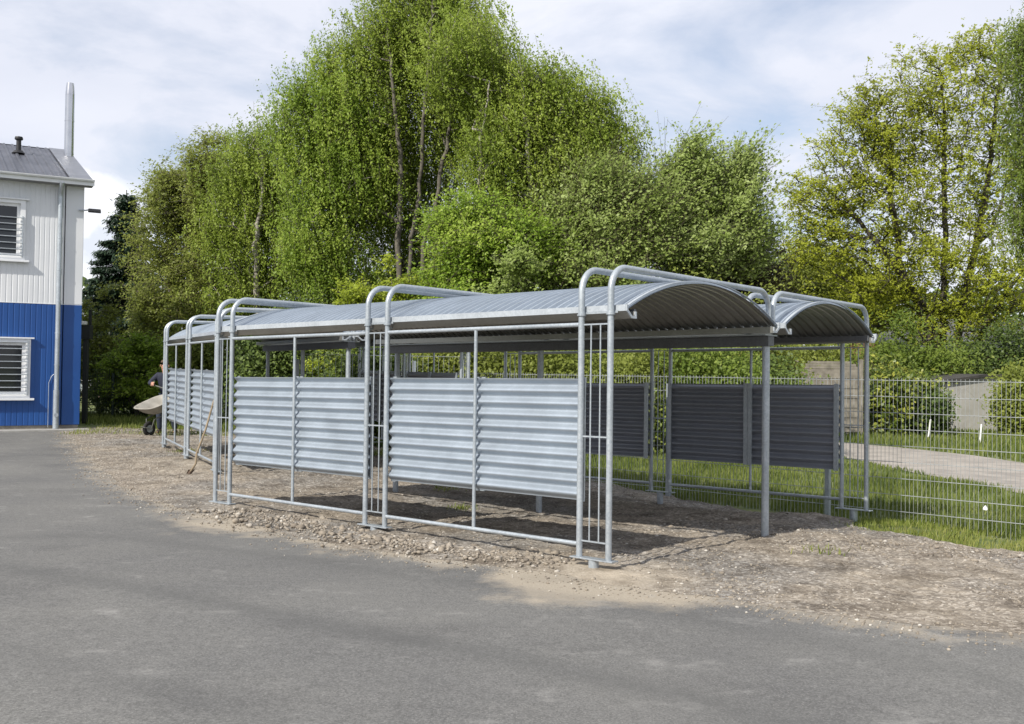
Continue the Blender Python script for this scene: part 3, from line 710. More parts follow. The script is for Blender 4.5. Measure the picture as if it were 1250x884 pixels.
    g.build('gutter', trim, root).modifiers.new('thickness', 'SOLIDIFY').thickness = .006
    B().box((-ov, .0, ze-.06), (WL, .28, ze-.045)).build('soffit', simple('soffit_grey', (.25, .25, .26), None, 3, .7), root)
    # downpipe
    ud = wall_uz(70, 400)[0]; zs = wall_uz(70, 476)[1]; zf = wall_uz(70, 524)[1]
    dp = B().tube([(ud, .31, ze-.03), (ud, .26, ze-.12), (ud, .10, ze-.22), (ud, .085, ze-.35), (ud, .085, zs)], .055, 14).build('downpipe', zinc, root)
    B().tube([(ud, .085, zs-.002), (ud, .085, zf+.02)], .068, 14).build('cleaning_pipe', zinc, dp)
    B().tube([(ud, .14, zf+.34), (ud, .165, zf+.34)], .05, 14).build('cleaning_cap', zinc, dp)
    for i in range(7): B().tube([(ud, .085, zf+.75+i*.75), (ud, .085, zf+.79+i*.75)], .061, 14).build('pipe_clip', zinc, dp)
    B().tube([(ud+.16, .02, zf+.05), (ud+.16, .02, zf+1.1), (ud+.10, .02, zf+1.25), (ud+.05, .03, zf+1.3)], .007, 8).build('cable_conduit', zinc, root)
    # roof vent
    uv = 1.21; s_ = 3.6; ba = ze+.06+s_*rr
    B().tube([(uv, .28-s_, ba-.02), (uv, .28-s_, ba+.34)], .06, 12).tube([(uv, .28-s_, ba+.341), (uv, .28-s_, ba+.37), (uv, .28-s_, ba+.42)], [.095, .105, .09], 12).tube([(uv, .28-s_, ba-.02), (uv, .28-s_, ba+.06)], [.17, .10], 12).build('roof_vent', simple('black_vent', (.02, .02, .022), None, 3, .5), root)
    # stainless flue
    steel = simple('stainless_flue', (.62, .62, .63), (.52, .52, .54), 2, .22, .95)
    uf, sf = -.05, 4.0; zt = 9.25; zbse = ze+sf*rr-.2; cp_ = (uf, .28-sf)
    fl = B().tube([(uf, cp_[1], zbse-1), (uf, cp_[1], zt-.32)], .12, 22).build('flue', steel, root)
    B().tube([(uf, cp_[1], zt-.318), (uf, cp_[1], zt-.1), (uf, cp_[1], zt)], [.12, .105, .092], 22).build('flue_cone', steel, fl)
    for z in (zt-1.05, zt-1.95): B().tube([(uf, cp_[1], z), (uf, cp_[1], z+.035)], .125, 22).build('flue_band', steel, fl)
    # wall lamp on an arm at the corner
    ul, zl = wall_uz(100, 257)
    blk = simple('black_lamp_housing', (.02, .02, .022), None, 3, .4)
    lm = B().tube([(.12, .03, zl-.0), (-.02, .06, zl), (-.12, .10, zl+.02)], .018, 8).build('lamp_arm', zinc, root)
    B().prism([(.05, zl-.04), (.15, zl-.055), (.17, zl-.02), (.12, zl+.05), (.03, zl+.03)], 0, -.36, -.08).build('lamp_head', blk, lm, .01)
    B().box((-.2, .005, zb-.09-.12), (WL, .55, zb-.085)).build('apron', M['slab'], root)
    return root
building()

# ------------------------------------------------------------------ MESH FENCE (right)
def mesh_fence(label, t0, t1, pw, ztop, H, rod, mat, fp, fd, zfun=None, hs=.2, vs_=.05, group=None, posts=True):
    root = thing('mesh_fence', (fp[0]+fd[0]*(t0+t1)/2, fp[1]+fd[1]*(t0+t1)/2, ztop-H), label, 'fence', group)
    fn = lambda v: Vector((fp[0]+fd[0]*v[0]+(-fd[1])*v[1], fp[1]+fd[1]*v[0]+fd[0]*v[1], v[2]))
    n_ = int(round((t1-t0)/pw))
    for i in range(n_):
        a, b = t0+i*pw, t0+(i+1)*pw; mb = MB(fn)
        k = int(round(pw/vs_))
        for j in range(k):
            u = a+(j+.5)*pw/k; mb.tube([(u, 0, ztop-H), (u, 0, ztop+.025)], rod, 5, smooth=False)
        rows_ = int(round(H/hs))
        for j in range(rows_+1):
            z = ztop-j*hs
            for d in (-rod*2, rod*2): mb.box((a+.01, d-rod*1.1, z-rod*1.2), (b-.01, d+rod*1.1, z+rod*1.2))
        mb.build('mesh_panel', mat, root)
    if posts:
        for i in range(n_+1):
            a = t0+i*pw; p = MB(fn).box((a-.03, .012, ztop-H-.25), (a+.03, .072, ztop-.10)).build('fence_post', M['galv'] if mat == M['wire'] else mat, root, .003)
    return root
mesh_fence('galvanised double rod mesh fence running behind the shelter to the right edge', -2.4, 9.6, 2.4, 1.525, 1.8, .0026, M['wire'], FP, FD)
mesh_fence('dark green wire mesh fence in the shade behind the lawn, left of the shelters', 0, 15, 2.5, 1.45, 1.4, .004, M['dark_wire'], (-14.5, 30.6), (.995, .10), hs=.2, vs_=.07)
mesh_fence('light grey mesh fence seen through the shelter, beyond its back rail', 0, 5, 2.5, 1.86, 1.8, .004, M['wire'], (-4.3, 20.6), (.9, .436), hs=.6, vs_=.12)

# ------------------------------------------------------------------ vegetation generators
def tube_edges(P0, P1, r0, r1, n=5):
    """many tapered prisms at once -> verts, quads"""
    P0, P1 = np.asarray(P0), np.asarray(P1); t = P1-P0; L_ = np.linalg.norm(t, axis=1)[:, None]+1e-9; t = t/L_
    ref = np.where(np.abs(t[:, 2:3]) < .9, np.array([[0, 0, 1.]]), np.array([[1., 0, 0]]))
    u = np.cross(t, ref); u /= np.linalg.norm(u, axis=1)[:, None]; w = np.cross(t, u)
    a = np.arange(n)*2*np.pi/n; c, s = np.cos(a), np.sin(a)
    ring = u[:, None, :]*c[None, :, None]+w[:, None, :]*s[None, :, None]
    A = P0[:, None]+ring*np.asarray(r0)[:, None, None]; B_ = P1[:, None]+ring*np.asarray(r1)[:, None, None]
    V = np.concatenate([A, B_], 1).reshape(-1, 3); j = np.arange(n)
    q = np.c_[j, (j+1) % n, n+(j+1) % n, n+j]; Fq = (q[None]+(np.arange(len(P0))*2*n)[:, None, None]).reshape(-1, 4)
    return V, Fq
TS = np.array(to_sun)
def leaf_quads(P, size, up=.25, dirs=None, elong=1.5):
    n = len(P); size = np.broadcast_to(size, (n,))
    nrm = rng.normal(size=(n, 3)); nrm *= np.sign((nrm*TS).sum(1))[:, None]; nrm += TS*.55; nrm[:, 2] += up; nrm /= np.linalg.norm(nrm, axis=1)[:, None]
    a = rng.normal(size=(n, 3)) if dirs is None else dirs+rng.normal(size=(n, 3))*.45
    a -= nrm*(a*nrm).sum(1)[:, None]; a /= np.linalg.norm(a, axis=1)[:, None]+1e-9
    b = np.cross(nrm, a); s = size[:, None]
    V = np.stack([P-a*s*elong*.5, P+b*s*.42-a*s*.05, P+a*s*elong*.5, P-b*s*.42-a*s*.05], 1)
    V[:, 1] += nrm*s*.12; V[:, 3] += nrm*s*.12
    return V.reshape(-1, 3), np.arange(n*4).reshape(n, 4)
def skeleton(trunks, targets):
    """connect crown targets to the nearest fitting node; returns nodes,parent"""
    nodes = []; par = []
    for tr in trunks:
        tr = np.array(tr, float); seg = 7
        for k in range(len(tr)-1):
            for q in range(seg):
                p = tr[k]+(tr[k+1]-tr[k])*q/seg+rng.normal(0, .03, 3)*(0 if k == 0 and q == 0 else 1)
                nodes.append(p); par.append(-1 if (k == 0 and q == 0) else len(nodes)-2)
    nodes = np.array(nodes); par = list(par); z0 = nodes[:, 2].min()
    d0 = np.array([np.min(np.linalg.norm(nodes-t, axis=1)) for t in targets]); order = np.argsort(d0)
    buf = np.zeros((len(nodes)+len(targets)*5, 3)); nn = len(nodes); buf[:nn] = nodes
    for i in order:
        t = targets[i]; dv = t-buf[:nn]; d = np.linalg.norm(dv, axis=1)
        cost = d+np.clip(.35*d-dv[:, 2], 0, None)*1.3+np.where(buf[:nn, 2] < z0+(t[2]-z0)*.25, 2.5, 0)
        j = int(np.argmin(cost)); k = int(np.clip(d[j]/.55, 1, 5)); prev = j; p0 = buf[j].copy()
        for q in range(1, k+1):
            f = q/k; p = p0+(t-p0)*f; p[2] += math.sin(f*math.pi)*.10*d[j]
            if q < k: p += rng.normal(0, .045*d[j]/k**.5, 3)
            if nn >= len(buf): buf = np.vstack([buf, np.zeros((2000, 3))])
            buf[nn] = p; par.append(prev); prev = nn; nn += 1
    return buf[:nn], np.array(par)
def crown_targets(blobs, H_bias=2.2):
    T = []
    for (c, r, n_) in blobs:
        v = rng.normal(size=(n_, 3)); v /= np.linalg.norm(v, axis=1)[:, None]
        rr = rng.random(n_)**(1/2.9)
        ld = rng.normal(size=(7, 3)); ld /= np.linalg.norm(ld, axis=1)[:, None]
        rr = rr*(.84+.5*np.max(np.clip(v@ld.T, 0, 1)**5*rng.uniform(.3, 1, 7), axis=1))
        T.append(np.array(c)+v*rr[:, None]*np.array(r))
    return np.vstack(T)
def tree(name, label, cat, base, trunks, blobs, leafmat, barkmat, nleaf, lsize, style='bushy', sig=.42, wind=0, trunk_r=.16, group=None, tip=.008, sparse=1.0, part_trunk='trunk', skel=True):
    base = Vector(base); root = thing(name, base, label, cat, group)
    T = crown_targets(blobs)
    z0 = base.z
    T = T[T[:, 2] > z0+.25]; nleaf = int(nleaf*DENS); lsize = lsize*1.03
    if skel:
        nd, par = skeleton(trunks, T)
        ch = np.zeros(len(nd)); w = np.zeros(len(nd)); haschild = np.zeros(len(nd), bool); haschild[par[par >= 0]] = True
        area = np.where(haschild, 0, 1.0)
        for i in range(len(nd)-1, -1, -1):
            if par[i] >= 0: area[par[i]] += area[i]
        rad = tip*area**.5; mx_ = rad[par < 0].max() if (par < 0).any() else rad.max()
        rad = tip+(rad-tip)*(trunk_r-tip)/max(mx_-tip, 1e-6)
        e = np.where(par >= 0)[0]
        V, Fq = tube_edges(nd[par[e]], nd[e], np.minimum(rad[par[e]], rad[e]*1.6), rad[e]*.97, 6)
        mesh_np(part_trunk, V, Fq, barkmat, root, smooth=True)
    # leaves
    k = max(1, int(nleaf/len(T)))
    cs = T[rng.integers(0, len(T), nleaf)]
    if style == 'weep':
        ns = max(1, nleaf//16); ci = rng.integers(0, len(T), ns); st = T[ci]+rng.normal(0, sig*.7, (ns, 3)); ln = rng.uniform(.35, 1.15, ns)
        f = rng.random((ns, 16)); sw = rng.normal(0, .12, (ns, 2))
        P = np.empty((ns, 16, 3)); f2 = f*ln[:, None]
        P[..., 0] = st[:, None, 0]+(sw[:, None, 0]+wind)*f2+wind*.0; P[..., 1] = st[:, None, 1]+sw[:, None, 1]*f2; P[..., 2] = st[:, None, 2]-f2*(1-.35*abs(wind))
        P = P.reshape(-1, 3)+rng.normal(0, .045, (ns*16, 3)); ctint = np.repeat(rng.random(ns), 16)
        # fine hanging twigs
        m_ = max(1, ns//3); a = st[:m_]; b = a+np.c_[(sw[:m_, 0]+wind)*ln[:m_], sw[:m_, 1]*ln[:m_], -ln[:m_]*(1-.35*abs(wind))]
        V, Fq = tube_edges(a, b, np.full(m_, .004), np.full(m_, .002), 3); mesh_np('twigs', V, Fq, M['bark'], root)
        dirs = np.tile(np.array([[wind, 0, -1.]]), (len(P), 1))
    elif style == 'spray':   # short twigs radiating from each target, leaves along them
        ns = max(1, nleaf//10); ci = rng.integers(0, len(T), ns); st = T[ci]+rng.normal(0, sig*.25, (ns, 3)); dr = rng.normal(size=(ns, 3)); dr[:, 2] = dr[:, 2]*.45+.12+(.9 if wind > .42 else 0); dr[:, 0] += wind*(2.2 if wind > .42 else 1)
        dr /= np.linalg.norm(dr, axis=1)[:, None]; ln = rng.uniform(.5, 1.6, ns)*sig*(1+(1.1*rng.random(ns)**2 if wind > .42 else 0))
        f = rng.random((ns, 10)); P = (st[:, None]+dr[:, None]*(f*ln[:, None])[..., None]).reshape(-1, 3)+rng.normal(0, .05, (ns*10, 3))
        dirs = np.repeat(dr, 10, 0); ctint = np.repeat(rng.random(ns), 10)
        m_ = max(1, ns//2); V, Fq = tube_edges(st[:m_], st[:m_]+dr[:m_]*ln[:m_, None], np.full(m_, .006), np.full(m_, .003), 3); mesh_np('twigs', V, Fq, barkmat, root)
    else:
        P = cs+rng.normal(0, sig, (nleaf, 3))*np.array([1, 1, .75]); dirs = None; ctint = rng.random(nleaf)
        if wind: P[:, 0] += rng.random(nleaf)*wind
    keep = P[:, 2] > z0+.03; P = P[keep]; ctint = ctint[keep]
    if dirs is not None: dirs = dirs[keep]
    V, Fq = leaf_quads(P, lsize*rng.uniform(.6, 1.3, len(P)), dirs=dirs)
    tint = np.clip(.5*ctint+.5*rng.random(len(P)), 0, 1)
    mesh_np('crown' if cat == 'tree' else 'foliage', V, Fq, leafmat, root, tint=tint)
    return root
DENS = 1.5
def G(px, Y):   # ground point under a pixel column at distance Y
    p = at(px, 450, Y); return Vector((p.x, Y, gzs(p.x, Y)-.03))
def blob(px, py, rx, rz, Y, n, ry=None, dY=0):
    c = at(px, py, Y+dY); k = (Y+dY)/F
    return ((c.x, c.y, c.z), (rx*k, (ry or rx)*k, rz*k), n)
def trunk(Y, *pts):
    g = G(pts[0][0], Y); out = [(g.x, g.y, g.z)]
    for (x, y) in pts[1:]:
        p = at(x, y, Y); out.append((p.x, Y+rng.normal(0, .15), p.z))
    return out
TG = 'trees standing in a row behind the shelters'
# T1 left olive crown
Y = 36
tree('tree', 'broad olive green tree with fine brownish foliage right of the dark conifer', 'tree', G(225, Y), [trunk(Y, (225, 0), (228, 400), (238, 300), (245, 240)), trunk(Y, (235, 0), (215, 380), (200, 310))],
     [blob(258, 205, 40, 50, Y, 80), blob(210, 240, 34, 40, Y, 50), blob(238, 268, 62, 72, Y, 150), blob(205, 330, 52, 70, Y, 110), blob(250, 350, 60, 70, Y, 110, dY=-1), blob(190, 390, 34, 40, Y, 40)], M['leaf_olive'], M['bark'], 62000, .062, 'spray', .55, trunk_r=.2, group=TG)
Y = 34
tree('birch_tree', 'weeping birch with thin white trunk between the olive tree and the tall group', 'tree', G(312, Y), [trunk(Y-1.0, (312, 0), (312, 400), (314, 300), (322, 220), (318, 170))],
     [blob(316, 200, 44, 60, Y, 110), blob(300, 250, 52, 60, Y, 110), blob(330, 300, 44, 80, Y, 100), blob(290, 350, 45, 60, Y, 70)], M['leaf_birch'], M['bark_birch'], 60000, .058, 'weep', .5, wind=.25, trunk_r=.12, group=TG)
Y = 31
tree('birch_tree', 'tall birch with bright green foliage forming the left shoulder of the tall group', 'tree', G(416, Y), [trunk(Y, (416, 0), (416, 380), (412, 260), (408, 150), (400, 60)), trunk(Y, (432, 0), (425, 380), (392, 250), (375, 130))],
     [blob(412, 150, 44, 72, Y, 150), blob(385, 210, 42, 70, Y, 110), blob(430, 200, 50, 80, Y, 110), blob(400, 300, 60, 60, Y, 120), blob(362, 118, 18, 34, Y, 26), blob(345, 155, 16, 20, Y, 16), blob(398, 80, 18, 28, Y, 22), blob(420, 365, 60, 40, Y, 50)], M['leaf_spring'], M['bark_birch'], 88000, .058, 'weep', .5, wind=.2, trunk_r=.16, group=TG)
Y = 31.5
tree('tall_tree', 'tallest central tree with leaning brown stems, its top cut off by the picture edge', 'tree', G(496, Y), [trunk(Y-1.2, (500, 0), (498, 320), (512, 220), (520, 120), (528, 20), (530, -40)), trunk(Y-1.2, (490, 0), (487, 300), (490, 200), (480, 100), (470, 10)), trunk(Y-1.2, (505, 0), (516, 300), (545, 180), (560, 60))],
     [blob(490, 270, 50, 50, Y, 60, dY=1.5), blob(500, 350, 60, 55, Y, 90, dY=1.5), blob(520, 210, 50, 50, Y, 60, dY=1.5), blob(470, 55, 60, 60, Y, 150), blob(540, 40, 62, 62, Y, 150), blob(470, 150, 55, 62, Y, 110), blob(560, 130, 55, 65, Y, 110), blob(505, -30, 75, 50, Y, 90), blob(450, 220, 45, 50, Y, 60), blob(590, 80, 40, 60, Y, 80)], M['leaf_birch'], M['bark_grey'], 165000, .056, 'weep', .52, wind=.3, trunk_r=.095, group=TG, tip=.007)
Y = 29
tree('birch_tree', 'birch with white stems and drooping branches on the right of the tall group', 'tree', G(650, Y), [trunk(Y-.75, (652, 0), (652, 300), (646, 220), (640, 130), (632, 60)), trunk(Y-.75, (585, 0), (586, 260), (588, 170), (600, 90)), trunk(Y-.75, (662, 0), (664, 280), (672, 180), (690, 120))],
     [blob(640, 120, 46, 54, Y, 120), blob(690, 172, 44, 46, Y, 110), blob(610, 180, 60, 66, Y, 120), blob(680, 205, 48, 42, Y, 80), blob(640, 250, 60, 50, Y, 90), blob(735, 165, 22, 20, Y, 26), blob(724, 122, 20, 16, Y, 22), blob(680, 95, 22, 20, Y, 18), blob(755, 172, 14, 10, Y, 12), blob(560, 60, 60, 60, Y, 70)], M['leaf_birch'], M['bark_birch'], 100000, .056, 'weep', .5, wind=.35, trunk_r=.10, group=TG)
Y = 27.5
tree('tree', 'fresh green young tree filling the space below the tall group in the centre', 'tree', G(600, Y), [trunk(Y, (600, 0), (600, 380), (605, 320), (600, 280)), trunk(Y, (640, 0), (640, 350), (655, 290))],
     [blob(585, 300, 60, 50, Y, 90), blob(640, 310, 60, 50, Y, 90), blob(560, 360, 60, 40, Y, 60), blob(560, 280, 22, 30, Y, 18)], M['leaf_fresh'], M['bark'], 60000, .06, 'spray', .6, trunk_r=.1, group=TG)
Y = 28
tree('tree', 'windblown light green tree with a sloping top right of the tall group', 'tree', G(725, Y), [trunk(Y, (725, 0), (722, 380), (735, 300), (745, 240)), trunk(Y, (700, 0), (695, 360), (690, 270))],
     [blob(735, 245, 42, 42, Y, 90), blob(700, 290, 50, 50, Y, 90), blob(765, 290, 46, 48, Y, 90), blob(720, 350, 70, 45, Y, 90)], M['leaf_pale'], M['bark'], 66000, .062, 'spray', .6, wind=.5, trunk_r=.12, group=TG)
Y = 29
tree('tree', 'tree with upswept windblown shoots and green leaves above the middle of the shelter roof', 'tree', G(840, Y), [trunk(Y, (840, 0), (838, 390), (832, 320), (842, 250), (848, 205)), trunk(Y, (850, 0), (860, 370), (885, 290), (902, 215))],
     [blob(838, 262, 34, 46, Y, 80), blob(800, 275, 38, 42, Y, 70), blob(885, 262, 36, 34, Y, 50), blob(850, 310, 60, 40, Y, 100), blob(905, 300, 38, 38, Y, 50), blob(838, 208, 10, 32, Y, 30), blob(850, 225, 12, 24, Y, 22), blob(900, 222, 10, 28, Y, 24), blob(885, 235, 12, 22, Y, 16), blob(812, 225, 12, 22, Y, 14)], M['leaf_pale'], M['bark_grey'], 56000, .068, 'spray', .55, wind=.45, trunk_r=.13, group=TG)
Y = 31
tree('copper_tree', 'dark copper leaved small tree behind the right half of the shelter roof', 'tree', G(880, Y), [trunk(Y, (880, 0), (880, 380), (885, 320))],
     [blob(880, 330, 58, 36, Y, 90), blob(900, 365, 50, 30, Y, 50)], M['leaf_copper'], M['bark_grey'], 26000, .07, 'bushy', .42, trunk_r=.1, group=TG)
# conifer
Y = 44
def conifer(px, ytop, Y):
    g = G(px, Y); root = thing('conifer_tree', g, 'dark conifer behind the blue building, at the left of the tree row', 'tree', TG)
    top = at(px, ytop, Y); H_ = top.z-g.z
    V, Fq = tube_edges([np.array(g)], [np.array((g.x, g.y, top.z))], [.2], [.02], 8); mesh_np('trunk', V, Fq, M['bark_grey'], root, smooth=True)
    P0, P1, L_ = [], [], []
    for i in range(150):
        f = (i/150)**.9; z = g.z+1.2+(H_-1.4)*f; ln = (1-f)**.8*2.3*random.uniform(.65, 1.15)+.2; a = random.uniform(0, 6.283)
        b0 = np.array((g.x, g.y, z)); b1 = b0+np.array((math.cos(a)*ln, math.sin(a)*ln, -ln*.22+.1)); P0.append(b0); P1.append(b1); L_.append(ln)
    V, Fq = tube_edges(P0, P1, np.full(150, .03), np.full(150, .006), 4); mesh_np('branches', V, Fq, M['bark_grey'], root)
    P = []; D_ = []
    for b0, b1, ln in zip(P0, P1, L_):
        k = int(330*ln); f = rng.random(k)**.8; c = b0+(b1-b0)*f[:, None]; q = rng.normal(0, .10+.10*(1-f[:, None]), (k, 3)); q[:, 2] = -abs(q[:, 2])*1.2; P.append(c+q); D_.append(np.tile((b1-b0)/ln+np.array([0, 0, -.5]), (k, 1)))
    P = np.vstack(P); V, Fq = leaf_quads(P, .10*rng.uniform(.5, 1.0, len(P)), dirs=np.vstack(D_), elong=2.6); mesh_np('crown', V, Fq, M['needle'], root, tint=rng.random(len(P)))
conifer(150, 232, 44)
# big sparse maple right
Y = 39
tree('maple_tree', 'large open yellow green tree with dark visible branches on the right', 'tree', G(1160, Y),
     [trunk(Y, (1150, 0), (1148, 410), (1150, 330), (1152, 240), (1150, 150), (1145, 90)), trunk(Y, (1165, 0), (1170, 400), (1190, 310), (1205, 220), (1215, 120), (1222, 60)), trunk(Y, (1140, 0), (1132, 400), (1100, 330), (1085, 230), (1090, 150)), trunk(Y, (1155, 0), (1140, 390), (1080, 310), (1020, 240), (985, 215)), trunk(Y, (1175, 0), (1200, 400), (1240, 340), (1290, 280))],
     [blob(1085, 230, 66, 66, Y, 90), blob(1150, 190, 60, 60, Y, 80), blob(1035, 160, 36, 34, Y, 40), blob(1000, 305, 44, 44, Y, 90), blob(1050, 370, 56, 40, Y, 110), blob(1140, 395, 70, 34, Y, 120), blob(1235, 370, 60, 50, Y, 110), blob(1125, 95, 42, 40, Y, 60), blob(1065, 150, 46, 44, Y, 70), blob(985, 235, 40, 26, Y, 45), blob(1215, 70, 36, 44, Y, 50), blob(1110, 165, 62, 62, Y, 167), blob(1180, 130, 60, 70, Y, 161), blob(1040, 215, 55, 52, Y, 117), blob(1010, 280, 48, 48, Y, 91), blob(1120, 270, 90, 60, Y, 199), blob(1220, 230, 60, 90, Y, 161), blob(1080, 330, 80, 50, Y, 171), blob(1180, 345, 90, 60, Y, 228), blob(1060, 120, 26, 24, Y, 34), blob(1180, 60, 34, 22, Y, 38), blob(1280, 200, 60, 120, Y, 114)],
     M['leaf_maple'], M['bark_maple'], 66000, .072, 'spray', .5, trunk_r=.16, group=TG, tip=.011)
Y = 30
tree('birch_tree', 'darker green drooping birch cut off by the right edge above the maple', 'tree', G(1300, Y), [trunk(Y, (1300, 0), (1300, 300), (1290, 150), (1280, 20))],
     [blob(1262, 60, 36, 60, Y, 60), blob(1265, 160, 34, 70, Y, 60), blob(1260, 250, 28, 50, Y, 40), blob(1300, 120, 40, 160, Y, 90)], M['leaf_edge'], M['bark_birch'], 42000, .055, 'weep', .4, wind=.1, trunk_r=.15, group=TG)
# thin background trees between
Y = 45
tree('tree', 'distant grey green tree seen through the gap between the shelter trees and the maple', 'tree', G(985, Y), [trunk(Y, (985, 0), (990, 380), (1000, 320))],
     [blob(990, 340, 55, 40, Y, 70), blob(1050, 370, 50, 40, Y, 50), blob(930, 375, 40, 40, Y, 50)], M['leaf_olive'], M['bark_grey'], 22000, .10, 'bushy', .5, trunk_r=.15, group=TG)
# understorey bushes
SG = 'bushes below the tree row'
def bush(label, px, ytop, ybot, halfw, Y, mat, n_, ls=.06, name='bush', sig=.3, style='bushy', group=SG, wind=0):
    g = G(px, Y); k = Y/F; zt = at(px, ytop, Y).z; h = zt-g.z
    blobs = []
    for i in range(3):
        q = (i-1)*.5; c = (g.x+q*halfw*k, Y+random.uniform(-.3, .3), g.z+h*(.48 if i == 1 else .40)); blobs.append((c, (halfw*k*.62, min(halfw*k*.6, 1.6), h*(.50 if i == 1 else .42)), 26))
    st = [[(g.x+random.uniform(-.15, .15), Y, g.z), (g.x+q*halfw*k*.4, Y, g.z+h*.45), (g.x+q*halfw*k*.7, Y, g.z+h*.8)] for q in (-1, 0, 1)]
    return tree(name, label, 'bush', g, st, blobs, mat, M['bark_grey'], n_, ls, style, sig, wind, trunk_r=.04, group=group, part_trunk='stems', tip=.006)
bush('bright yellow green bush rising behind the roof of the left bay', 478, 292, 450, 32, 27, M['leaf_yellow'], 16000, .06, sig=.35, style='spray')
bush('yellow green bush lower left of the bright bush behind the left bay', 430, 335, 450, 40, 26.5, M['leaf_yellow'], 15000, .06, sig=.35, style='spray')
bush('mid green bush behind the second bay of the roof', 545, 335, 450, 48, 25.5, M['leaf_fresh'], 18000, .06, sig=.35, style='spray')
bush('pale green bush with turned leaves behind the middle of the roof', 630, 300, 450, 58, 25, M['leaf_pale'], 24000, .062, sig=.4, style='spray', wind=.3)
bush('pale windblown bush behind the nearest hoops', 735, 318, 450, 58, 24.5, M['leaf_pale'], 24000, .062, sig=.4, style='spray', wind=.3)
bush('olive bush behind the right end of the front roof vault', 835, 335, 450, 55, 25.5, M['leaf_olive'], 20000, .065, sig=.4)
bush('olive brown bush under the copper tree', 915, 372, 450, 50, 27, M['leaf_olive'], 16000, .065, sig=.35)
bush('tall dark green bush behind the left hoops of the rear shelter', 350, 385, 450, 55, 28, M['leaf_dark'], 20000, .07, sig=.4)
bush('green bush left of the rear shelter, above the man', 250, 395, 450, 52, 33, M['leaf_olive'], 18000, .07, sig=.4)
bush('low shaded bush in front of the green mesh fence', 170, 432, 450, 45, 32.2, M['leaf_dark'], 12000, .06, sig=.3)
bush('thin roadside bush right of the blue building', 120, 345, 450, 30, 33, M['leaf_olive'], 9000, .07, sig=.35, style='spray')
bush('leafy bush under the olive tree between house and shelter', 165, 395, 450, 36, 31, M['leaf_fresh'], 9000, .07, sig=.35, style='spray')
# the hedge behind the back row (several shrubs one can tell apart)
HGp = 'shrubs of the hedge behind the mesh fence'
for i, (px, yt, hw, mt, lb) in enumerate([
    (455, 405, 55, 'leaf_dark', 'dark shrub seen through the left bay above the panels'),
    (560, 400, 60, 'leaf_olive', 'olive shrub seen through the second bay above the panels'),
    (665, 395, 60, 'leaf_olive', 'fresh green shrub seen just left of the nearest post pair'),
    (770, 400, 60, 'leaf_olive', 'shrub seen between the nearest posts and the back post pair'),
    (870, 402, 58, 'leaf_edge', 'green hedge shrub seen left of the thick middle post'),
    (938, 424, 34, 'leaf_dark', 'dark clipped shrub in front of the wooden fence, right of the thick middle post')]):
    bush(lb, px, yt, 500, hw, 22.5+.3*(i % 2), M[mt], 17000, .058, 'hedge_shrub', .3, group=HGp)
# right side shrubs
bush('rounded yellow leaved evergreen shrub behind the fence, left of the concrete wall', 1102, 445, 525, 38, 31, M['leaf_evergreen'], 15000, .09, 'evergreen_shrub', .28, group='shrubs beside the path')
bush('dark lower evergreen shrub hugging the concrete wall', 1132, 480, 525, 17, 30.6, M['leaf_dark'], 5000, .08, 'evergreen_shrub', .2, group='shrubs beside the path')
bush('ivy green shrub over the right end of the concrete wall', 1250, 448, 525, 22, 31.5, M['leaf_olive'], 9000, .08, 'evergreen_shrub', .28, group='shrubs beside the path')
bush('reddish brown bare twig shrub between wooden fence and yellow shrub', 1058, 425, 520, 24, 34, M['leaf_copper'], 2500, .06, 'twiggy_shrub', .3, group='shrubs beside the path')
bush('green bush under the maple, above the concrete wall', 1110, 392, 500, 60, 36, M['leaf_edge'], 13000, .08, sig=.4)
bush('dark bush under the maple at the right edge', 1225, 388, 500, 62, 37, M['leaf_dark'], 12000, .08, sig=.4)
bush('olive bush behind the wooden fence', 1005, 405, 500, 48, 38, M['leaf_olive'], 12000, .08, sig=.4)
# far mass of woodland that closes the view
n = 70000; x = rng.uniform(-45, 45, n); y = rng.uniform(52, 60, n); top_ = 5.2+2.2*vnoise(x, y*0, .12, 50)+1.0*vnoise(x, y*0, .5, 51); z = rng.random(n)**.8*top_-.2
V, Fq = leaf_quads(np.c_[x, y, z], .22*rng.uniform(.6, 1.3, n)); o = mesh_np('far_woodland', V, Fq, M['leaf_dark'], tint=rng.random(n)); tag(o, 'dark far woodland closing the view behind the bushes', 'woodland', None, 'stuff')

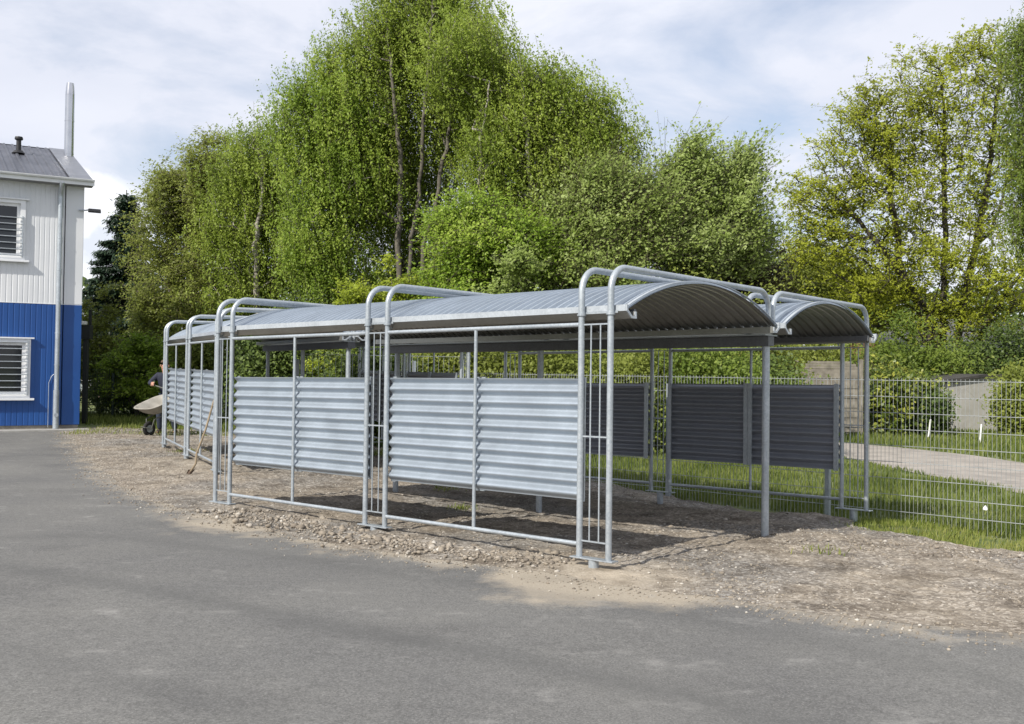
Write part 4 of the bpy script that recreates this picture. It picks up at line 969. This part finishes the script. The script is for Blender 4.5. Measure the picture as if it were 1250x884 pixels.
# ------------------------------------------------------------------ right background: wall/shed, wooden fence, stakes, houses
def frame_fn(o, d, zadd=0):
    o = Vector(o); d = Vector((d[0], d[1], 0)).normalized(); nn = Vector((-d.y, d.x, 0))
    return lambda v: o+d*v[0]+nn*v[1]+Vector((0, 0, v[2]+zadd))
def shed():
    a = at(1150, 525, 33); b = at(1228, 525, 33.6); z = gzs(a.x, a.y)
    root = thing('garage', (a.x, a.y, z), 'low grey rendered garage wall with a dark roof edge, beyond the path on the right', 'garage')
    fn = frame_fn((a.x, a.y, z), (b.x-a.x, b.y-a.y)); L_ = 5.2; h0 = at(1150, 468, 33).z-z; h1 = at(1205, 462, 33).z-z+.05
    mb = MB(fn); sl = (h1-h0)/1.6
    zf = lambda u: h0+sl*min(u, 1.6)
    pts = [(0, 0), (L_, 0), (L_, zf(L_)), (1.6, zf(1.6)), (0, zf(0))]
    mb.prism([(p[0], p[1]) for p in pts], 1, 0, 4.0) if False else None
    vs = [(p[0], d, p[1]) for d in (0, 4) for p in pts]; n_ = 5
    mb.add(vs, [(4, 3, 2, 1, 0), (5, 6, 7, 8, 9)]+[(i, (i+1) % 5, 5+(i+1) % 5, 5+i) for i in range(5)])
    ren, nt, b_ = new_mat('weathered_render'); n1 = noise(nt, 1.3, 8, .7); r = ramp(nt, n1.outputs['Fac'], [(.35, (.30, .285, .26)), (.5, (.40, .385, .355)), (.7, (.33, .32, .28))])
    mus = nt.nodes.new('ShaderNodeTexVoronoi'); mus.feature = 'DISTANCE_TO_EDGE'; mus.inputs['Scale'].default_value = .8; tc = nt.nodes.new('ShaderNodeTexCoord'); nt.links.new(tc.outputs['Object'], mus.inputs['Vector'])
    rr = ramp(nt, mus.outputs['Distance'], [(.0, (.8, .8, .8)), (.01, (1, 1, 1))]); mm = mixc(nt, 1, r.outputs[0], rr.outputs[0], 'MULTIPLY'); nt.links.new(mm.outputs[0], b_.inputs['Base Color']); b_.inputs['Roughness'].default_value = .95
    mb.build('wall', ren, root)
    rf = MB(fn); vs = []
    for d in (-.12, 4.1):
        for (u, e) in ((-.15, 0), (1.6, 0), (L_+.1, 0)):
            for dz in (.004, .09): vs.append((u, d, zf(max(u, 0))+dz))
    fs = []
    for i in range(2): fs += [(2*i, 2*i+2, 2*i+3, 2*i+1), (6+2*i, 6+2*i+1, 6+2*i+3, 6+2*i+2), (2*i+1, 2*i+3, 6+2*i+3, 6+2*i+1), (2*i, 6+2*i, 6+2*i+2, 2*i+2)]
    fs += [(0, 1, 7, 6), (4, 10, 11, 5)]
    rf.add(vs, fs); rf.build('roof', simple('tarred_roof', (.035, .033, .032), (.06, .055, .05), 3, .9), root)
shed()
def wooden_fence():
    a = at(958, 508, 30); b = at(1036, 508, 30.0); z = gzs(a.x, a.y); root = thing('wooden_fence', (a.x, a.y, z), 'weathered board fence with an arched top behind the shelter, left of the yellow shrub', 'fence')
    fn = frame_fn((a.x, a.y, z), (b.x-a.x, b.y-a.y)); wd = simple('weathered_wood', (.25, .225, .185), (.15, .135, .11), 5, .9, 0, .3, 7)
    h = at(1000, 450, 30).z-z
    for p in range(2):
        u0 = .0+p*1.9-1.5; mb = MB(fn); nb = 13
        for i in range(nb):
            zz = .1+i*(h-.1)/nb; 
            mb.box((u0+.05, -.01-.02*(i % 2), zz), (u0+1.75, .012-.02*(i % 2), zz+(h-.1)/nb*1.04))
        # arched top boards
        for i in range(3):
            zz = h+i*.075; w = .82*math.sqrt(max(0, 1-(i/3.2)**2)); mb.box((u0+.9-w, -.02, zz), (u0+.9+w, .003, zz+.07))
        for u in (u0+.35, u0+.9, u0+1.45): mb.box((u-.025, .022, .05), (u+.025, .045, h))
        mb.build('fence_panel', wd, root)
        MB(fn).box((u0+1.77, -.06, 0), (u0+1.88, .05, h+.28)).build('fence_post', wd, root, .01)
    MB(fn).box((-1.63, -.06, 0), (-1.52, .05, h+.28)).build('fence_post', wd, root, .01)
wooden_fence()
wp = simple('white_painted_plastic', (.8, .8, .78), (.7, .7, .67), 9, .5)
for (x, y, yt, xt, Y, lb) in ((1133, 533, 512, 1136, 29.6, 'leaning white marker stake in the grass left of the garage wall'), (1196, 541, 518, 1198, 27.2, 'upright white marker stake in the grass in front of the garage wall')):
    p = at(x, y, Y); q = at(xt, yt, Y); p.z = gzs(p.x, p.y)-.03
    r_ = thing('marker_stake', p, lb, 'stake', 'white marker stakes by the path')
    MB().tube([p, p+(q-p)*.96], [.026, .023], 10).build('stake', wp, r_); MB().tube([p+(q-p)*.962, q], [.026, .015], 10).build('cap', wp, r_)
# paper scrap in the grass
p = at(1203, 634, 13.2); p = Vector((p.x, p.y, gzs(p.x, p.y)+.10))
mb = MB(); pts = [(math.cos(a*.7)*(.035+.02*math.sin(a*3)), math.sin(a*.7)*.035, .015*math.sin(a*5)) for a in range(9)]
mb.add([tuple(Vector(v)+p) for v in pts]+[tuple(p+Vector((0, 0, .05)))], [(i, (i+1) % 9, 9) for i in range(9)])
tag(mb.build('litter', wp), 'crumpled white scrap of litter in the long grass behind the mesh fence', 'litter')
def brickmat(name, c1, c2, sc=4):
    mt, nt, b = new_mat(name); tc = nt.nodes.new('ShaderNodeTexCoord'); br = nt.nodes.new('ShaderNodeTexBrick'); mp = nt.nodes.new('ShaderNodeMapping'); mp.inputs['Rotation'].default_value = (R(90), 0, 0)
    nt.links.new(tc.outputs['Object'], mp.inputs[0]); nt.links.new(mp.outputs[0], br.inputs['Vector'])
    br.inputs['Scale'].default_value = sc; br.inputs['Color1'].default_value = c1+(1,); br.inputs['Color2'].default_value = c2+(1,); br.inputs['Mortar'].default_value = (.3, .28, .25, 1)
    nt.links.new(br.outputs[0], b.inputs['Base Color']); b.inputs['Roughness'].default_value = .9; return mt
def house(label, x0, x1, ybase, yeave, yridge, Y, brick, roofc, wins):
    a = at(x0, ybase, Y); b = at(x1, ybase, Y); z = gzs(a.x, Y)-.1
    root = thing('house', (a.x, Y, z), label, 'house'); W_ = b.x-a.x; he = at(x0, yeave, Y).z-z; hr = at(x0, yridge, Y).z-z
    fn = frame_fn((a.x, a.y, z), (1, 0))
    m = MB(fn); m.box((0, 0, 0), (W_, 7, he)); m.add([(0, 0, he), (0, 7, he), (0, 3.5, hr-.15)], [(0, 1, 2)]); m.add([(W_, 0, he), (W_, 7, he), (W_, 3.5, hr-.15)], [(0, 1, 2)]); m.build('wall', brick, root)
    m = MB(fn); m.prism([(-.4, he-.12), (-.4, he+.02), (3.5, hr+.02), (3.5, hr-.12)], 0, -.3, W_+.3); m.prism([(7.4, he-.12), (7.4, he+.02), (3.502, hr+.02), (3.502, hr-.12)], 0, -.3, W_+.3); m.build('roof', roofc, root)
    tr = wp
    gl = simple('house_glass', (.03, .035, .04), None, 2, .1)
    for u in wins:
        w = MB(fn); t = .07; z0, z1 = .9, min(he-.3, 2.1)
        w.box((u, -.03, z0), (u+t, .03, z1)).box((u+1.2-t, -.03, z0), (u+1.2, .03, z1)).box((u+t, -.03, z0), (u+1.2-t, .03, z0+t)).box((u+t, -.03, z1-t), (u+1.2-t, .03, z1))
        wo = w.build('window', tr, root); MB(fn).box((u+t, -.015, z0+t), (u+1.2-t, -.005, z1-t)).build('pane', gl, wo)
house('red brick house with a grey tiled roof hidden behind the maple at the right edge', 1085, 1330, 500, 428, 385, 48, brickmat('red_brick', (.20, .07, .04), (.26, .10, .06)), simple('grey_roof_tiles', (.075, .078, .08), (.12, .12, .12), 6, .8, 0, .3), (1.0, 3.4, 6.4))
house('brown brick house with a grey roof behind the trees, just right of the blue building', 60, 175, 500, 420, 385, 52, brickmat('brown_brick', (.14, .065, .045), (.18, .09, .06)), simple('slate_roof_tiles', (.13, .135, .14), (.19, .19, .195), 6, .8, 0, .3), (1.2, 3.2))

# ------------------------------------------------------------------ white car behind the hedge on the left
def car():
    c = at(140, 437, 41); z = gzs(c.x, c.y); c = Vector((c.x-.2, 41, 0.0)); root = thing('parked_car', c, 'white parked car half hidden by bushes behind the lawn, right of the blue building', 'car')
    fn = frame_fn((c.x-2.1, c.y, .35), (1, .05)); pt = simple('white_car_paint', (.75, .76, .78), (.72, .73, .75), 2, .25); gl = simple('car_glass', (.02, .025, .03), None, 2, .08); rb = simple('tyre_rubber', (.02, .02, .02), None, 9, .8); tr = simple('red_lens', (.4, .02, .02), None, 3, .3)
    prof = [(0, .45), (.05, .75), (.35, .92), (1.0, .98), (3.3, .98), (3.95, .88), (4.2, .70), (4.25, .42), (4.1, .30), (3.75, .30), (3.6, .50), (3.2, .50), (3.05, .30), (1.2, .30), (1.05, .50), (.65, .50), (.5, .30), (.1, .30)]
    MB(fn).prism([(p, q) for p, q in prof], 1, 0, 1.7) if False else None
    def ext(mb, pr, y0, y1, y0t=None):
        n_ = len(pr); vs = [(p, y0, q) for p, q in pr]+[(p, y1, q) for p, q in pr]
        mb.add(vs, [tuple(range(n_))[::-1], tuple(range(n_, 2*n_))]+[(i, (i+1) % n_, n_+(i+1) % n_, n_+i) for i in range(n_)]); return mb
    ext(MB(fn), prof, 0, 1.7).build('body', pt, root, .03)
    ext(MB(fn), [(.55, .97), (1.0, 1.40), (2.6, 1.42), (3.3, .97)], .12, 1.58).build('cabin', gl, root, .03)
    ext(MB(fn), [(1.0, 1.402), (1.1, 1.45), (2.5, 1.46), (2.6, 1.422)], .16, 1.54).build('roof', pt, root, .01)
    for u in (.85, 3.4):
        for y in (-.02, 1.52):
            w = MB(fn).tube([(u, y, .32), (u, y+.2, .32)], .31, 20).build('wheel', rb, root); MB(fn).tube([(u, y-.006, .32), (u, y, .32)], .19, 16).build('rim', M['galv'], w)
    for y in (.1, 1.4): MB(fn).box((-.012, y, .62), (.04, y+.2, .76)).build('tail_light', tr, root)
car()
# second distant white vehicle roofline -> pale stone bits are left out

# ------------------------------------------------------------------ black steel post with box beside the building
def utility():
    p = at(103, 520, 27.2); g = Vector((p.x, p.y, gzs(p.x, p.y))); root = thing('sign_post', g, 'black steel post with a bracket and dark box beside the corner of the blue building', 'post')
    blk = simple('black_powder_coat', (.012, .014, .016), None, 4, .5); z1 = at(103, 378, 27.2).z; zb1 = at(103, 397, 27.2).z; zb0 = at(103, 414, 27.2).z
    MB().box((g.x-.06, g.y-.06, g.z), (g.x+.06, g.y+.06, zb0-.002)).build('pole', blk, root, .006)
    MB().box((g.x-.16, g.y-.1, zb0), (g.x+.14, g.y+.1, zb1)).build('box', blk, root, .01)
    MB().box((g.x+.06, g.y-.03, zb1+.002), (g.x+.13, g.y+.03, z1)).build('upright', blk, root, .005)
    MB().box((g.x-.16, g.y-.16, zb1+.004), (g.x+.04, g.y-.02, zb1+.10)).build('lamp', wp, root, .02)
utility()

# ------------------------------------------------------------------ wooden handled tool leaning on the shelter
def hoe():
    b = Vector((-5.02, 15.95, gzs(-5.02, 15.95)+.03)); b = gnd(229, 581, .02); k = gnd(238, 570, .02)
    top = at(262, 486, b.y+.55); root = thing('shovel', b, 'old shovel with a curved wooden handle leaning against the rear shelter', 'shovel')
    wd = simple('old_wooden_handle', (.27, .21, .14), (.20, .155, .10), 12, .8, 0, .2)
    kn = at(239, 566, b.y+.05)
    pts = [b+(kn-b)*.35, kn, kn+(top-kn)*.15+Vector((-.03, 0, 0)), kn+(top-kn)*.5, top]
    MB().tube(pts, [.015, .015, .015, .015, .014], 10).build('handle', wd, root)
    MB().tube([b, b+(kn-b)*.36], [.012, .024], 10).build('blade_socket', simple('rusty_iron', (.10, .07, .05), (.16, .11, .08), 20, .8, .3), root)
    d = (kn-b).normalized(); s = Vector((.8, .6, 0)); v = [b-s*.03-d*.0, b+s*.03, b+s*.05+d*.10, b-s*.05+d*.10]
    u = Vector((0, 0, .006)); MB().add([tuple(q) for q in v]+[tuple(q+u) for q in v], [(0, 1, 2, 3), (7, 6, 5, 4), (0, 4, 5, 1), (1, 5, 6, 2), (2, 6, 7, 3), (3, 7, 4, 0)]).build('blade', bpy.data.materials['rusty_iron'], root)
hoe()

# ------------------------------------------------------------------ wheelbarrow and man
YW = 22.6
def wheelbarrow():
    wc = at(182, 517, YW); root = thing('wheelbarrow', (wc.x, wc.y, gzs(wc.x, wc.y)), 'dirty beige wheelbarrow with one black wheel, held by the man', 'wheelbarrow')
    tray = simple('mortar_stained_tray', (.36, .34, .30), (.25, .235, .205), 6, .85, 0, .2, 8); rub = simple('black_rubber', (.018, .018, .018), None, 9, .8); rust = simple('worn_frame', (.16, .17, .15), (.10, .10, .09), 10, .6, .4)
    k = YW/F
    # tray: rim ellipse-like rounded rectangle tilted towards the viewer
    cx = at(190, 491, YW)
    fw = Vector((-.50, -.866, 0)).normalized(); sd_ = Vector((-fw.y, fw.x, 0)); upv = Vector((0, 0, 1))
    fwt = (fw+upv*-.36).normalized(); upt = sd_.cross(fwt); upt = upt if upt.z > 0 else -upt
    rings = []
    for (fl, fb, w, h) in ((.42, .46, .36, .0), (.40, .44, .345, -.01), (.28, .34, .25, -.15), (.18, .25, .17, -.22), (.02, .02, .02, -.23)):
        rg = []
        for a in range(24):
            t = a/24*2*math.pi; c_, s_ = math.cos(t), math.sin(t); e = .55
            X = (fl if c_ > 0 else fb)*math.copysign(abs(c_)**e, c_); Y_ = w*math.copysign(abs(s_)**e, s_)
            rg.append(cx+fwt*(X-.0)+sd_*Y_+upt*h)
        rings.append(rg)
    vs = [p for r_ in rings for p in r_]; fs = [(i*24+j, i*24+(j+1) % 24, (i+1)*24+(j+1) % 24, (i+1)*24+j) for i in range(4) for j in range(24)]
    o = MB().add(vs, fs, True).build('tray', tray, root); o.modifiers.new('thickness', 'SOLIDIFY').thickness = .012
    MB().tube(rings[0]+[rings[0][0], rings[0][1]], .013, 8).build('tray_rim', tray, o)
    # wheel
    r_ = .165; c = Vector((wc.x, wc.y, gzs(wc.x, wc.y)+r_+.005))
    wpt = [c+fw*r_*.74*math.cos(t)+upv*r_*.74*math.sin(t) for t in np.linspace(0, 2*math.pi, 25)]
    w = MB().tube(wpt, r_*.26, 10, cap=False).build('wheel', rub, root)
    MB().tube([c-sd_*.03, c+sd_*.03], r_*.5, 16).build('rim', M['galv'], w)
    MB().tube([c-sd_*.09, c+sd_*.09], .012, 8).build('axle', rust, w)
    fr = MB()
    for q in (-1, 1):
        h = at(187 if q > 0 else 219, 470, YW+.62)
        fr.tube([c+sd_*.08*q, cx-upt*.30+fwt*.25+sd_*.13*q, cx-upt*.30-fwt*.25+sd_*.2*q, cx-fwt*.55-upt*.02+sd_*.27*q, h], .015, 8)
        fr.tube([cx-upt*.30-fwt*.18+sd_*.18*q, cx-upt*.58-fwt*.34+sd_*.22*q, cx-upt*.56-fwt*.44+sd_*.22*q, cx-upt*.28-fwt*.42+sd_*.24*q], .013, 8)
    fr.tube([c+sd_*.08, c+fw*.22+upv*.05, c-sd_*.08], .011, 8)
    fr.build('frame', rust, root)
    for q in (-1, 1):
        h = at(187 if q > 0 else 219, 470, YW+.62); MB().tube([h-Vector((0, 0, .03)), h+Vector((.01, .05, .09))], .019, 8).build('grip', simple('green_grip', (.06, .10, .04), None, 5, .6) if 'green_grip' not in bpy.data.materials else bpy.data.materials['green_grip'], root)
wheelbarrow()
def skin_obj(name, verts, edges, radii, mat, parent, root_i=0, lv=2):
    me = bpy.data.meshes.new(name); me.from_pydata([tuple(v) for v in verts], edges, []); me.materials.append(mat)
    o = bpy.data.objects.new(name, me); C.objects.link(o); o.parent = parent; o.matrix_parent_inverse = parent.matrix_basis.inverted()
    sk = o.modifiers.new('skin', 'SKIN'); sk.use_smooth_shade = True
    for i, r_ in enumerate(radii):
        s = me.skin_vertices[0].data[i]; s.radius = r_ if isinstance(r_, tuple) else (r_, r_); s.use_root = (i == root_i)
    sb = o.modifiers.new('sub', 'SUBSURF'); sb.levels = lv; sb.render_levels = lv
    return o
def man():
    Yb = YW+.95; f0 = at(203, 500, Yb); g = Vector((f0.x, Yb, gzs(f0.x, Yb))); root = thing('person', g, 'man in a dark navy jacket and dark trousers holding the wheelbarrow behind the rear shelter', 'person')
    skinm = simple('skin', (.48, .26, .18), (.42, .22, .15), 8, .55); navy = simple('navy_jacket', (.015, .018, .035), (.022, .025, .045), 6, .85); trs = simple('dark_trousers', (.02, .028, .05), (.028, .036, .06), 6, .85); hair = simple('brown_hair', (.10, .065, .035), (.06, .04, .02), 30, .8)
    X = g.x
    V = lambda x, y, z: Vector((X+x, Yb+y, g.z+z))
    hl = at(187, 468, YW+.60); hr = at(219, 469, YW+.60)
    hd = at(201, 447, Yb-.12)
    neck = V(.0, -.08, 1.40); chest = V(0.01, -.05, 1.22); waist = V(.02, .0, .98); pel = V(.02, .02, .88)
    shl = V(-.19, -.07, 1.34); shr = V(.21, -.07, 1.34)
    ell = V(-.34, -.16, 1.15); elr = V(.38, -.16, 1.15)
    hips = (V(-.08, .02, .84), V(.12, .02, .84)); kn = (V(-.12, -.12, .47), V(.16, -.02, .46)); an = (V(-.12, -.04, .09), V(.17, .12, .09)); toe = (V(-.14, -.20, .04), V(.18, -.04, .04))
    # body: one continuous skinned surface
    vs = [pel, waist, chest, neck, hd-Vector((0, 0, .07)), hd+Vector((0, 0, .05)), shl, ell, hl, shr, elr, hr, hips[0], kn[0], an[0], toe[0], hips[1], kn[1], an[1], toe[1]]
    es = [(0,1),(1,2),(2,3),(3,4),(4,5),(2,6),(6,7),(7,8),(2,9),(9,10),(10,11),(0,12),(12,13),(13,14),(14,15),(0,16),(16,17),(17,18),(18,19)]
    rs = [.12,.11,.13,.055,.075,.085,.055,.042,.032,.055,.042,.032,.085,.06,.035,.02,.085,.06,.035,.02]
    # fingers closed on the grips, thumb at the side
    for hi, h in ((8, hl), (11, hr)):
        for q in range(5):
            base = h+Vector((.028*(q-2)*.6, -.012, -.01)); b0 = len(vs)
            if q == 4: pts = [h+Vector((.03, -.01, .02)), h+Vector((.035, -.045, .01)), h+Vector((.015, -.06, -.01))]
            else: pts = [h+Vector((-.03+.018*q, -.03, -.02)), h+Vector((-.03+.018*q, -.055, -.045)), h+Vector((-.028+.018*q, -.03, -.065))]
            vs += pts; es += [(hi, b0), (b0, b0+1), (b0+1, b0+2)]; rs += [.010, .009, .008]
    skin_obj('body', vs, es, rs, skinm, root)
    skin_obj('jacket', [pel+Vector((0, 0, .02)), waist, chest, neck-Vector((0, 0, .02)), shl, ell, ell+(hl-ell)*.82, shr, elr, elr+(hr-elr)*.82], [(0,1),(1,2),(2,3),(2,4),(4,5),(5,6),(2,7),(7,8),(8,9)], [(.17,.13),(.165,.13),(.185,.14),.075,.08,.062,.05,.08,.062,.05], navy, root)
    skin_obj('trousers', [pel, hips[0], kn[0], an[0], hips[1], kn[1], an[1]], [(0,1),(1,2),(2,3),(0,4),(4,5),(5,6)], [(.15,.12),.105,.08,.065,.105,.08,.065], trs, root)
    for a, t in zip(an, toe): skin_obj('shoe', [a-Vector((0, -.05, .03)), a-Vector((0, .03, .04)), t], [(0,1),(1,2)], [.062,.066,.055], simple('work_boot', (.04, .03, .02), None, 5, .7), root, 0, 1)
    bm = bmesh.new(); bmesh.ops.create_icosphere(bm, subdivisions=3, radius=.098)
    me = bpy.data.meshes.new('hair'); 
    for v in list(bm.verts):
        if v.co.z < .01 and v.co.y < .03: bm.verts.remove(v)
    for v in bm.verts: v.co.z *= 1.1; v.co = v.co*(1+random.uniform(-.03, .03))+(hd+Vector((0, .012, .055)))
    bm.to_mesh(me); bm.free(); me.materials.append(hair); o = bpy.data.objects.new('hair', me); C.objects.link(o); o.parent = root; o.matrix_parent_inverse = root.matrix_basis.inverted()
    # face: nose, eyes, mouth, ears (children of the head side)
    fc = hd+Vector((-.005, -.085, 0.0))
    MB().tube([fc+Vector((0, .01, .035)), fc+Vector((0, -.025, -.005)), fc+Vector((0, .0, -.015))], [.008, .014, .009], 8).build('nose', skinm, root)
    for q in (-1, 1):
        MB().tube([fc+Vector((q*.033-.012, .006, .028)), fc+Vector((q*.033+.012, .006, .028))], .008, 8).build('eye', simple('eye', (.05, .04, .035), None, 3, .3) if 'eye' not in bpy.data.materials else bpy.data.materials['eye'], root)
        MB().tube([hd+Vector((q*.088, 0, .03)), hd+Vector((q*.098, .01, -.01))], [.02, .014], 8).build('ear', skinm, root)
    MB().tube([fc+Vector((-.025, .004, -.045)), fc+Vector((.025, .004, -.045))], .007, 8).build('mouth', simple('lips', (.35, .14, .11), None, 3, .5), root)
man()
